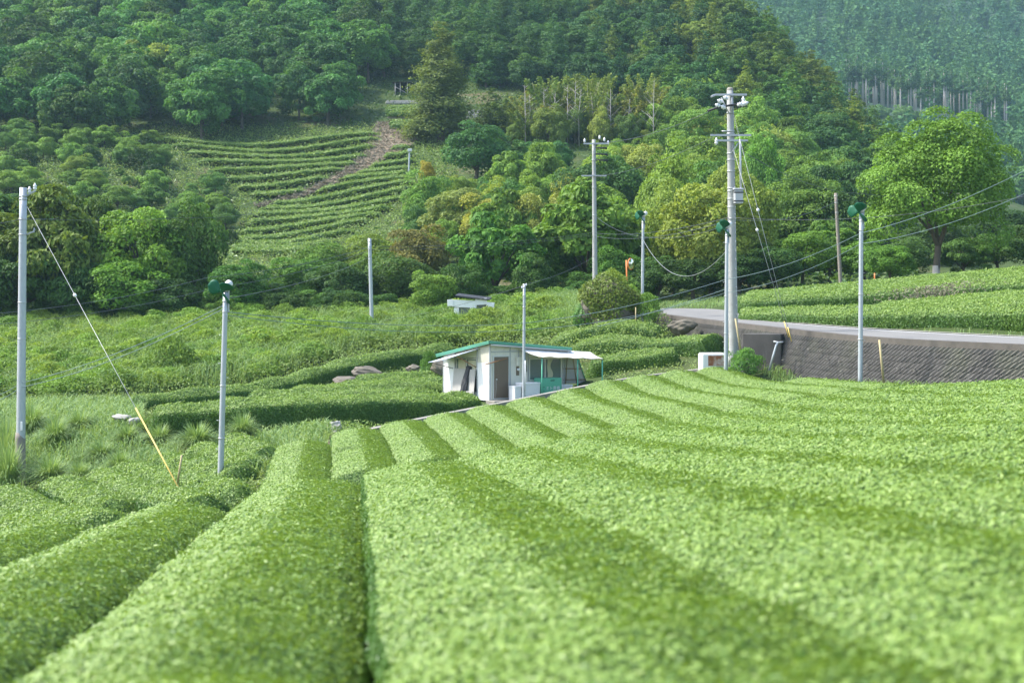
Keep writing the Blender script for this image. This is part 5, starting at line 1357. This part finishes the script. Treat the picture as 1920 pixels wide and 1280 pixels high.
x, y, z = G(285, 262); tree("broadleaf_tree", "far1", x, y, z, 11, 11, (.19, .235, .05), "single yellow green tree amid the dark left wood", "broadleaf tree")
# wooded centre hill
def pick_mid(rg, x, d, z, px, py):
    con = rg.random() < (.8 if px < 1050 else .45)
    h = rg.uniform(8, 12.5) if con else rg.uniform(6.5, 9.5)
    if py < -20 and py - h / d * F < -30: return False
    warm = min(1, max(0, (px - 1050) / 400))
    base = [(.035, .085, .036), (.04, .10, .04), (.05, .115, .04)] if rg.random() > warm * .8 else [(.075, .12, .03), (.095, .15, .035), (.06, .13, .033)]
    col = vcol(rg.choice(base), .2, rg)
    band = third(-py, -200, -90, ["low on the wooded centre hill", "halfway up the wooded centre hill", "high on the wooded centre hill"])
    side = third(px, 960, 1280, ["left of the bamboo", "above the bamboo", "towards the right ridge"])
    kind = "conifer" if con else "broadleaf tree"
    lb = f"{word(col)} {kind} {band}, {side}"
    tree("hill_conifer" if con else "hill_tree", f"fir{rg.randrange(5)}" if con else f"far{rg.randrange(6)}", x, d, z - .4, h * (rg.uniform(.55, .75) if con else rg.uniform(.85, 1.15)), h, col, lb, "hill conifer" if con else "hill tree", lb.replace(kind, kind + "s", 1)); return True
def in_mid(px, py, d):
    if px < 705 or py < -75: return False
    lo = np.interp(px, [705, 760, 880, 960, 1200, 1240, 1640, 1700], [140, 135, 150, 175, 190, 215, 330, 380])
    return py < lo + 8 and d > 205
c2 = scatter(dict(d0=205, d1=385, px0=700, px1=1730, test=in_mid), lambda d: 5.9, 12, pick_mid)
# mixed mid slope
def pick_slope(rg, x, d, z, px, py):
    h = rg.uniform(4.5, 10.5)
    for (p0, p1, lim) in ((832, 955, 318), (950, 1225, 252)):
        if p0 < px < p1 and py - h / d * F < lim:
            h = (py - lim) / F * d
            if h < 1.6: h = rg.uniform(1.0, 1.8)
    warm = rg.random()
    col = vcol(rg.choice([(.15, .225, .055), (.13, .22, .05), (.12, .21, .05), (.085, .17, .045), (.055, .135, .05), (.18, .22, .065)] if px < 1440 else [(.06, .12, .04), (.075, .145, .04), (.10, .18, .045), (.05, .11, .04)]), .18, rg)
    side = third(px, 1050, 1330, ["right of the tall olive conifer", "below the bamboo", "right of the tallest pole"])
    band = third(-py, -400, -320, ["low on the mid slope", "halfway up the mid slope", "high on the mid slope"])
    lb = f"{word(col)} bushy tree {band}, {side}"
    tree("slope_tree", rg.choice(['near0', 'near1', 'near2', 'near3', 'near4', 'near5', 'near0', 'near3', 'big0', 'droop1', 'far2', 'far4']), x, d, z - .5, h * rg.uniform(.7, .95), h, col, lb, "slope tree", lb.replace(" tree", " trees", 1)); return True
def in_slope(px, py, d):
    hi = np.interp(px, [840, 900, 950, 1215, 1250, 1640, 1720], [345, 330, 318, 318, 220, 330, 380])
    l = np.interp(py, [260, 350, 500, 540], [965, 850, 760, 700])
    return px > l and py > hi and py < 520 and d > 124
c3 = scatter(dict(d0=124, d1=262, px0=690, px1=1720, test=in_slope), lambda d: 5.6, 13, pick_slope)
# second row of trees behind the front ones on the left, up to the clearing
def pick_l2(rg, x, d, z, px, py):
    h = rg.uniform(4, 7.5)
    if py - h / d * F < np.interp(px, [-200, 120, 300, 430, 500, 620, 700, 790], [330, 345, 400, 470, 482, 452, 430, 395]): return False
    col = vcol(rg.choice([DK, MD, (.06, .13, .035), (.09, .17, .04)]), .15, rg)
    lb = f"{word(col)} tree behind the front row, " + third(px, 200, 440, ["near the concrete pole", "near the bright green tree", "below the far clearing"])
    tree("valley_tree", f"near{rg.randrange(6)}", x, d, z - .4, h * rg.uniform(.7, .95), h, col, lb, "valley tree", lb.replace(" tree", " trees", 1)); return True
def in_l2(px, py, d):
    return py > np.interp(px, [-200, 120, 300, 430, 480, 620, 700, 780], [400, 400, 420, 490, 490, 470, 450, 410]) and py < 575
c4 = scatter(dict(d0=121, d1=190, px0=-120, px1=780, test=in_l2), lambda d: 5.2, 14, pick_l2)
# scrub thicket on the left above those
def pick_th(rg, x, d, z, px, py):
    h = rg.uniform(1.4, 4.2); col = vcol(rg.choice([(.12, .22, .065), (.10, .19, .06), (.14, .23, .065), (.08, .16, .05)]), .15, rg)
    lb = f"{word(col)} bush in the thicket " + ("beneath the left wood" if px < 330 else "beside the far clearing")
    tree("thicket_bush", rg.choice(['near0', 'near3', 'far1', 'far3', 'shrub1', 'far5']), x, d, z - .3, h * rg.uniform(.95, 1.3), h, col, lb, "bush", lb.replace(" bush", " bushes", 1)); return True
def in_th(px, py, d):
    if px < 300: return 262 < py < 405
    if px < 430: return 330 + (px - 300) * .2 < py < np.interp(px, [300, 480], [425, 500])
    return False
c5 = scatter(dict(d0=168, d1=240, px0=-120, px1=490, test=in_th), lambda d: 4.3, 15, pick_th)
print("TREES", c1, c2, c3, c4, c5)
# bamboo and dead stems
rgb_ = random.Random(21)
for k in range(36):
    px = 966 + k * 7.1 + rgb_.uniform(-9, 9); d = 226 + rgb_.uniform(-6, 8); x, y, z = G(px, d)
    gold = rgb_.random() < .22
    col = vcol((.175, .19, .068) if gold else (.13, .19, .066), .15, rgb_)
    lb = f"{'golden' if gold else 'olive'} feathery bamboo clump in the band across the mid slope"
    hh = (HOR - rgb_.uniform(140, 215)) / F * d - z
    tree("bamboo_clump", f"bamboo{k % 3}", x, y, z, rgb_.uniform(4, 6.5), min(13, max(5, hh)), col, lb, "bamboo", lb.replace("clump", "clumps"))
for k in range(15):
    px = 958 + k * 18.5 + rgb_.uniform(-8, 8); d = 219 + rgb_.uniform(-3, 6); x, y, z = G(px, d); h = rgb_.uniform(3.5, 7.5)
    col = vcol(rgb_.choice([(.13, .19, .055), (.10, .16, .05), (.15, .20, .06)]), .15, rgb_)
    tree("slope_tree", f"near{k % 6}", x, y, z - .3, h * rgb_.uniform(.55, .85), h, col, f"{word(col)} leafy tree mixed in among the bamboo", "slope tree", f"{word(col)} leafy trees among the bamboo")
def dead_tree(px, d, top, seed, label):
    x, y, z = G(px, d); h = (HOR - top) / F * d - z; rg = random.Random(seed); mb = MB()
    mb.tube([(0, 0, -.5), (rg.uniform(-.2, .2), 0, h * .5), (rg.uniform(-.3, .3), 0, h)], [.085, .065, .02], 6)
    for k in range(14):
        zz = h * rg.uniform(.35, .97); a = rg.uniform(0, 6.28); l = (h - zz) * .35 + .4
        mb.tube([(0, 0, zz), (math.cos(a) * l, math.sin(a) * l, zz + l * .7)], [.04, .012], 4, cap=False)
    o = mb.build("dead_tree", M['deadwood']); o.location = (x, y, z); return tag(o, label, "dead tree", "bare dead stems among the bamboo")
for k, (px, top) in enumerate([(985, 160), (996, 178), (1022, 165), (1040, 172), (1064, 160), (1078, 150), (1086, 168), (1112, 180), (1140, 172), (1146, 166), (1178, 186), (1183, 200)]):
    dead_tree(px, 219 + (k % 3), top, 30 + k, "thin bare grey stem standing among the bamboo")
x, y, z = G(1226, 213)
dead_tree(1226, 217, 150, 60, "pale straight trunk at the edge of the dark hill wood, right of the bamboo")["group"] = "single pale trunk"

# ------------------------------------------------------------------ overgrown slope and lower scrub
def pick_sh(rg, x, d, z, px, py):
    h = rg.uniform(1.0, 1.9); col = vcol(rg.choice([(.9, 1.0, .85), (1.0, 1.05, .8), (.75, .85, .75), (1.1, 1.1, .9)]), .12, rg)
    part = third(px, 330, 700, ["behind the left poles", "above the long hedge", "above the hut roof"])
    lb = f"overgrown leafy bush on the wild slope {part}" + (", upper part" if py < 655 else ", lower part")
    tree("overgrown_bush", f"shrub{rg.randrange(4)}", x, d, z - .1, rg.uniform(2.2, 3.6), h, col, lb, "overgrown bush", lb.replace("bush", "bushes", 1)); return True
def in_sh(px, py, d):
    low = np.interp(px, [-200, 200, 260, 480, 640, 700, 850, 1000, 1040, 1085], [752, 752, 748, 718, 668, 655, 650, 642, 640, 600])
    return py < low and d < 109.5 and px < 1100
c6 = scatter(dict(d0=77, d1=109.5, px0=-110, px1=1095, test=in_sh), lambda d: 1.95, 16, pick_sh)
print("SCRUB", c6)
def shrub(px, d, top, w, key, col, label, sink=.1, name="shrub"):
    x, y, z = G(px, d); z -= sink; h = max(.4, (HOR - top) / F * d - z); return tree(name, key, x, y, z, w / F * d, h, col, label, "shrub")
shrub(1397, 65.2, 651, 66, "shrub0", (.75, .95, .8), "low leafy shrub between white drum and block wall")
shrub(318, 84, 625, 95, "shrub1", (1.0, .95, .75), "lighter rounded bush on the wild slope behind the guy wire")
shrub(1148, 84, 503, 66, "shrub2", (1.1, .95, .7), "pale shrub growing on top of the outcrop", -1.55)
shrub(1214, 82.5, 545, 56, "shrub3", (1.0, 1.05, .8), "leafy green shrub on the outcrop right flank")
shrub(1186, 85.5, 532, 44, "shrub0", (1.1, 1.1, .8), "leafy shrub below the road mirror")
shrub(285, 61, 780, 60, "shrub2", (.8, .8, .7), "brownish low bush in the grass under the guy wire")
shrub(1375, 72.5, 630, 40, "shrub1", (.8, 1.0, .8), "leaf clump at the hedge end behind the tallest pole")
shrub(806, 77, 655, 40, "shrub3", (.6, .75, .6), "dark bush at the right end of the long curved hedge")
# ivy on the outcrop
def leafy_blob(name, label, cat, C, R, n, leaf, mat, seed, kind=None, col=None, zmin=-.2, tmul=(.5, .2)):
    rg = np.random.default_rng(seed); d = nrm(rg.normal(size=(n, 3))); d = d[(d[:, 2] > zmin)]
    n = len(d); pos = np.array(C) + d * np.array(R) * rg.uniform(.97, 1.06, n)[:, None]
    LQ = leaves(pos, d, leaf * rg.uniform(.6, 1.3, n), rg, .35, .7); o = link(name, leaf_mesh(name, LQ, [M[mat]], np.clip(rg.normal(*tmul, n), 0, 1)))
    if col: o.color = (*col, 1)
    return tag(o, label, cat, kind=kind)
#leafy_blob("ivy", "green ivy covering the left shoulder of the outcrop", "ivy", W(1105, 590, 83.4), (1.3, 1.2, 1.15), 3800, .13, 'scrub', 5, col=(.55, .75, .7))
#leafy_blob("ivy", "browned creeper over the top of the outcrop", "ivy", W(1150, 568, 83), (1.9, 1.4, 1.5), 1600, .15, 'scrub', 6, col=(.9, .65, .45), zmin=.1)

def ivy_on(obj, label, n, leaf, seed, test, col, tint=(.5, .2)):
    me = obj.data; rg = np.random.default_rng(seed); m_ = len(me.polygons)
    ce = np.empty(m_ * 3, np.float32); no = np.empty(m_ * 3, np.float32); ar = np.empty(m_, np.float32)
    me.polygons.foreach_get("center", ce); me.polygons.foreach_get("normal", no); me.polygons.foreach_get("area", ar)
    bpy.context.view_layer.update(); Mw = np.array(obj.matrix_world)
    ce = ce.reshape(-1, 3) @ Mw[:3, :3].T + Mw[:3, 3]; no = no.reshape(-1, 3) @ Mw[:3, :3].T
    k = test(ce, no); ce, no, ar = ce[k], no[k], ar[k]
    i = rg.choice(len(ce), n, p=ar / ar.sum()); pos = ce[i] + rg.normal(0, .09, (n, 3)) + no[i] * rg.uniform(.0, .16, n)[:, None]
    o = link("ivy", leaf_mesh("ivy", leaves(pos, no[i], leaf * rg.uniform(.6, 1.3, n), rg, .4, .75), [M['scrub']], np.clip(rg.normal(*tint, n), 0, 1))); o.color = (*col, 1)
    return tag(o, label, "ivy")
oc = [o for o in bpy.data.objects if o.name.startswith("rock_outcrop")]
sn = lambda p: np.sin(p[:, 0] * 2.3 + p[:, 2] * 1.7) + np.sin(p[:, 2] * 3.1 - p[:, 0] * 1.2 + 1)
ivy_on(oc[1], "green ivy covering the left shoulder of the outcrop", 4200, .13, 5, lambda p, n: n[:, 1] < .6, (.55, .75, .75))
ivy_on(oc[0], "olive brown creeper over the upper half of the outcrop", 5200, .14, 6, lambda p, n: (p[:, 2] > -.75 + .5 * sn(p)) & (n[:, 1] < .6), (.85, .7, .55))

# grass tussocks
g = "tall grass tussocks on the lower left"
TU = [(95, 55.5, 862, 110, "large drooping grass tussock right of the concrete pole foot"), (105, 61, 790, 90, "grass tussock behind the large drooping one"), (190, 57, 832, 100, "grass tussock between the concrete pole and the guy wire"),
      (370, 56, 800, 110, "pale grass tussock just left of the left fan pole"), (455, 57.5, 782, 85, "dark green grass tussock just right of the left fan pole"), (10, 58, 800, 110, "grass tussock at the left edge behind the concrete pole"),
      (15, 55, 845, 100, "grass tussock at the left edge beside the concrete pole foot"), (240, 59, 806, 80, "grass tussock under the flat pinkish stone"), (60, 64, 765, 90, "farther grass tussock behind the concrete pole"), (300, 58.5, 800, 80, "grass tussock behind the yellow guy guard"),
      (150, 54.5, 870, 70, "low grass tussock in front of the lower terrace rows"), (225, 54, 850, 80, "low grass tussock above the lower terrace rows"), (150, 63, 775, 90, "grass tussock below the wild slope")]
for i, (px, d, top, w, lb) in enumerate(TU):
    x, y, z = G(px, d); h = max(.7, (HOR - top) / F * d - z)
    tree("grass_tussock", f"tuft{i % 4}", x, y, z - .05, w / F * d * 1.1, h * 1.25, (1, 1, 1), lb, "grass tussock", g)

# ------------------------------------------------------------------ stuff: weeds, grass, brush
def cover(name, label, region, n, leaf, mat, seed, h=.5, tint=(.5, .2), upright=.5, aspect=.5, grassy=False, lump=.0):
    rg = np.random.default_rng(seed); px = rg.uniform(region['px0'], region['px1'], n * 3); d = np.sqrt(rg.uniform(region['d0'] ** 2, region['d1'] ** 2, n * 3))
    x = (px - CX) / F * d; z = gz(x, d); py = HOR - F * z / d
    k = region['test'](px, py, d) & (wall_s(x, d) < .0 if region.get('low') else True); x, d, z = x[k][:n], d[k][:n], z[k][:n]
    if d.min() < 240:
        for C_, hw_ in ROWS:
            if C_[0, 1] > 115 and C_ is not ROWS[-1][0]: continue
            bb = (x > C_[:, 0].min() - hw_ - .3) & (x < C_[:, 0].max() + hw_ + .3) & (d > C_[:, 1].min() - hw_ - .3) & (d < C_[:, 1].max() + hw_ + .3)
            if not bb.any(): continue
            xi, di = x[bb], d[bb]; dist = np.full(len(xi), 1e9)
            for c_ in C_: dist = np.minimum(dist, np.hypot(xi - c_[0], di - c_[1]))
            ok = np.ones(len(x), bool); ok[np.where(bb)[0][dist < hw_ + .15]] = False; x, d, z = x[ok], d[ok], z[ok]
    m_ = len(x)
    cl = .5 + .5 * np.sin(x * 1.3 + d * .7) * np.sin(x * .6 - d * 1.1 + 2)
    up = rg.random(m_) ** 1.3 * h * (.5 + cl * lump + .5)
    pos = np.stack([x, d, z + up], 1)
    if grassy:
        a = rg.uniform(0, 6.28, m_); L = leaf * rg.uniform(.6, 1.5, m_); dr = np.stack([np.cos(a), np.sin(a), 0 * a], 1); sd = np.stack([-np.sin(a), np.cos(a), 0 * a], 1)
        b0 = np.stack([x, d, z - .03], 1); t1 = b0 + dr * (L * .22)[:, None] + np.array((0, 0, 1)) * (L * .7)[:, None]; t2 = b0 + dr * (L * .62)[:, None] + np.array((0, 0, 1)) * (L * .86)[:, None]
        w = .016; LQ = np.concatenate([np.stack([b0 - sd * w, b0 + sd * w, t1 + sd * w, t1 - sd * w], 1), np.stack([t1 - sd * w, t1 + sd * w, t2 + sd * .003, t2 - sd * .003], 1)]); ti = np.tile(np.clip(rg.normal(*tint, m_), 0, 1), 2)
    else:
        LQ = leaves(pos, nrm(np.array((0, 0, 1.0)) + upright * rg.normal(size=(m_, 3))), leaf * rg.uniform(.6, 1.4, m_), rg, .3, aspect); ti = np.clip(rg.normal(*tint, m_), 0, 1)
    return tag(link(name, leaf_mesh(name, LQ, [M[mat]], ti)), label, kind="stuff")
def t_low(px, py, d): return (py > 742) & (px < 620) & ~((px > 265) & (d > 57.2)) & (d > 44) & ((py < 905) | (px < 40))
cover("tall_grass", "tall pale grass filling the lower left hollow", dict(px0=-150, px1=640, d0=44, d1=76, low=1, test=t_low), 26000, .5, 'grass', 1, grassy=True)
cover("weeds", "mixed low weeds in the lower left hollow", dict(px0=-150, px1=700, d0=43, d1=76, low=1, test=lambda px, py, d: (py > 738)), 40000, .11, 'weeds', 2, .35, upright=.6)
cover("undergrowth", "dense leafy undergrowth over the wild slope behind the hut", dict(px0=-180, px1=1260, d0=74, d1=112, low=1, test=lambda px, py, d: (py < np.interp(px, [-200, 260, 480, 640, 700, 850, 1000, 1300], [760, 760, 725, 690, 680, 680, 700, 700]))), 130000, .13, 'weeds', 3, .7, upright=.7, lump=1.0)
cover("weeds", "low weeds round the lower terrace rows and footpath", dict(px0=330, px1=600, d0=38, d1=53, low=1, test=lambda px, py, d: (py > 800) & (d > crest((px - CX) / F * d) + .3) & ~((px > 505) & (px < 545) & (d > 43))), 9000, .10, 'weeds', 12, .3, tint=(.6, .2))
cover("weeds", "weeds on the yard banks round the hut and stepped hedges", dict(px0=560, px1=1460, d0=53, d1=84, low=1, test=lambda px, py, d: (wall_s((px - CX) / F * d, d) < -.4) & (d > np.interp((px - CX) / F * d, FE[:, 0], FE[:, 1]) + .9) & ~((px > 815) & (px < 1130) & (d > 65) & (d < 73))), 22000, .11, 'weeds', 4, .3, tint=(.55, .25))
cover("undergrowth", "tall leafy shoots rising over the wild slope behind the hut", dict(px0=-180, px1=1100, d0=77, d1=110, low=1, test=lambda px, py, d: (py < np.interp(px, [-200, 260, 480, 640, 700, 850, 1100], [752, 750, 718, 668, 655, 648, 620]))), 42000, 1.25, 'grass', 13, grassy=True, tint=(.45, .2))
cover("hillside_scrub", "low green scrub covering the far clearing", dict(px0=-180, px1=860, d0=150, d1=245, test=lambda px, py, d: (py > 240) & (py < 520)), 110000, .27, 'weeds', 5, .6, upright=.5, lump=1.0)
rgv = random.Random(44)
for k in range(62):
    px = -110 + k * 22 + rgv.uniform(-8, 8)
    if px > 1225: continue
    x, y, z = G(px, 109.3 + rgv.uniform(0, 2.2)); h = rgv.uniform(1.8, 3.2); col = vcol(rgv.choice([DK, (.06, .13, .035), (.05, .11, .03), (.08, .16, .04)]), .15, rgv)
    lb = f"{word(col)} bush at the foot of the valley trees, " + third(px, 400, 800, ["behind the left poles", "by the bare pale pole", "right of the derelict shed"])
    tree("valley_bush", f"near{rgv.randrange(6)}", x, y, z - .3, h * rgv.uniform(1.0, 1.4), h, col, lb, "valley bush", lb.replace(" bush", " bushes", 1))
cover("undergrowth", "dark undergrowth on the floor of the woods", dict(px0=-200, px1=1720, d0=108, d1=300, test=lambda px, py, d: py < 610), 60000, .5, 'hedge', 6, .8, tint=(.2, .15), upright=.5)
cover("grass", "grass verge above the lane beside the tea hedges", dict(px0=1230, px1=2200, d0=56, d1=112, test=lambda px, py, d: wall_s((px - CX) / F * d, d) > 4.6), 26000, .28, 'grass', 7, grassy=True)
cover("grass", "ragged grass at the foot of the block wall", dict(px0=1430, px1=2100, d0=48, d1=68, test=lambda px, py, d: (wall_s((px - CX) / F * d, d) < -.35) & (wall_s((px - CX) / F * d, d) > -1.6)), 6000, .35, 'grass', 8, grassy=True)
# dry brush on the bare track
rg = np.random.default_rng(9); a, b_ = TV.shape[:2]; n = 9000; i, j = rg.uniform(0, a - 1.01, n), rg.uniform(0, b_ - 1.01, n)
pos = TV[i.astype(int), j.astype(int)] * .5 + TV[i.astype(int) + 1, j.astype(int) + 1] * .5 + rg.normal(size=(n, 3)) * (.5, .5, .12)
tag(link("dry_brush", leaf_mesh("dry_brush", leaves(pos, np.tile((0, -.3, 1.0), (n, 1)), .55 * rg.uniform(.5, 1.4, n), rg, .5, .25), [M['dry']], rg.random(n))), "dry brown cut brush lying on the bare track", kind="stuff")
n = 900; x = rg.normal(12.5 * 0 + (1795 - CX) / F * 71.5, 1.3, n); y = rg.normal(75.5, .5, n)
pos = np.stack([x, y, gz(x, y) + rg.uniform(.2, 1.15, n)], 1)
tag(link("dry_grass", leaf_mesh("dry_grass", leaves(pos, nrm(rg.normal(size=(n, 3))), .22, rg, .3, .25), [M['dry']], np.clip(rg.normal(.8, .2, n), 0, 1))), "yellow dry grass patch between the hillside tea rows", kind="stuff")

# ------------------------------------------------------------------ far mountain forest
rg = np.random.default_rng(77); n = 4600
px = rg.uniform(1370, 2010, n); d = np.exp(rg.uniform(math.log(470), math.log(1120), n)); x = (px - CX) / F * d; z = mz(x, d); py = HOR - F * z / d
keep = ~((d > 535) & (d < 642) & (px > 1580) & (px < 1910)) & (py > -130); x, d, z = x[keep], d[keep], z[keep]; n = len(x)
protos = []
for i in range(4):
    LQ, ti = crown_conifer(200 + i, 2.0, 9.5, 230, .85, 9, .25, .12) if i < 3 else (lambda r: (r[0], r[1]))(crown_broad(210, 3.2, 7, 280, .9, 18, .38))
    LQ = LQ.copy(); LQ[..., 2] += 1.5; protos.append((LQ, ti))
Ls, Ts = [], []
for i in range(n):
    LQ, ti = protos[3 if rg.random() < .12 else rg.integers(0, 3)]; s = .8 + 1.7 * rg.random() ** 1.8; a = rg.uniform(0, 6.28); c_, s_ = math.cos(a), math.sin(a)
    R_ = np.array(((c_, -s_, 0), (s_, c_, 0), (0, 0, 1))); Ls.append((LQ.reshape(-1, 3) @ R_.T * s + (x[i], d[i], z[i])).reshape(-1, 4, 3)); Ts.append(np.clip(ti * .45 + rg.uniform(0, .55), 0, 1))
tag(link("forest", leaf_mesh("forest", np.concatenate(Ls), [M['far']], np.concatenate(Ts))), "dense conifer forest covering the far mountain", kind="stuff")
rr = random.Random(31)
for k in range(64):
    px = 1582 + 310 * (k / 64) ** 1.25 + rr.uniform(-9, 9); d = 604 + 10 * math.sin(px / 31) + rr.uniform(-12, 26); x = (px - CX) / F * d; z = float(mz(np.array([x]), np.array([d]))[0])
    tree("plantation_conifer", f"plant{k % 3}", x, d, z - 1, rr.uniform(4.5, 6.5), rr.uniform(16, 24), vcol((.05, .115, .06), .15, rr), "tall plantation conifer with bare pale trunk at the clearing edge on the far mountain", "plantation conifer", "bare trunked conifers at the far clearing edge")
for k, (px, d, h, w, col) in enumerate([(1905, 470, 19, 20, (.10, .19, .06)), (1925, 500, 17, 16, (.15, .21, .06)), (1890, 520, 14, 14, (.09, .17, .06)), (1700, 575, 9, 11, (.12, .2, .08)), (1650, 580, 8, 9, (.11, .19, .08)), (1740, 572, 8, 10, (.10, .18, .08))]):
    x = (px - CX) / F * d; z = float(mz(np.array([x]), np.array([d]))[0])
    tree("mountain_tree", f"far{k % 6}", x, d, z - .5, w, h, col, ["large light green round tree at the right edge below the far mountain", "yellowish round tree behind the large one at the right edge", "green round tree left of the large one at the right edge", "pale bushy tree in front of the bare trunks on the far mountain", "small pale bush left in front of the bare trunks", "small pale bush right in front of the bare trunks"][k], "tree")

for k in range(22):
    px = 1590 + k * 14 + rr.uniform(-6, 6); d = rr.uniform(560, 592); x = (px - CX) / F * d; z = float(mz(np.array([x]), np.array([d]))[0]); h = rr.uniform(4, 7)
    tree("mountain_bush", f"far{k % 6}", x, d, z - .5, h * rr.uniform(1.0, 1.5), h, vcol((.10, .18, .075), .18, rr), "light green bush in the clearing below the bare trunks on the far mountain", "bush", "light green bushes in the far mountain clearing")
HAZE = 0.00015
# ------------------------------------------------------------------ haze
m = bpy.data.materials.new("air_haze"); m.use_nodes = True; t = m.node_tree
for n_ in list(t.nodes):
    if n_.type != 'OUTPUT_MATERIAL': t.nodes.remove(n_)
v = t.nodes.new("ShaderNodeVolumePrincipled"); v.inputs["Color"].default_value = (.55, .84, 1.0, 1); v.inputs["Density"].default_value = HAZE; v.inputs["Anisotropy"].default_value = .2
t.links.new(v.outputs[0], t.nodes["Material Output"].inputs["Volume"])
o = MB().box((-480, -30, -40), (960, 1260, 330)).build("haze", m); tag(o, "pale blue summer haze filling the valley", kind="stuff")
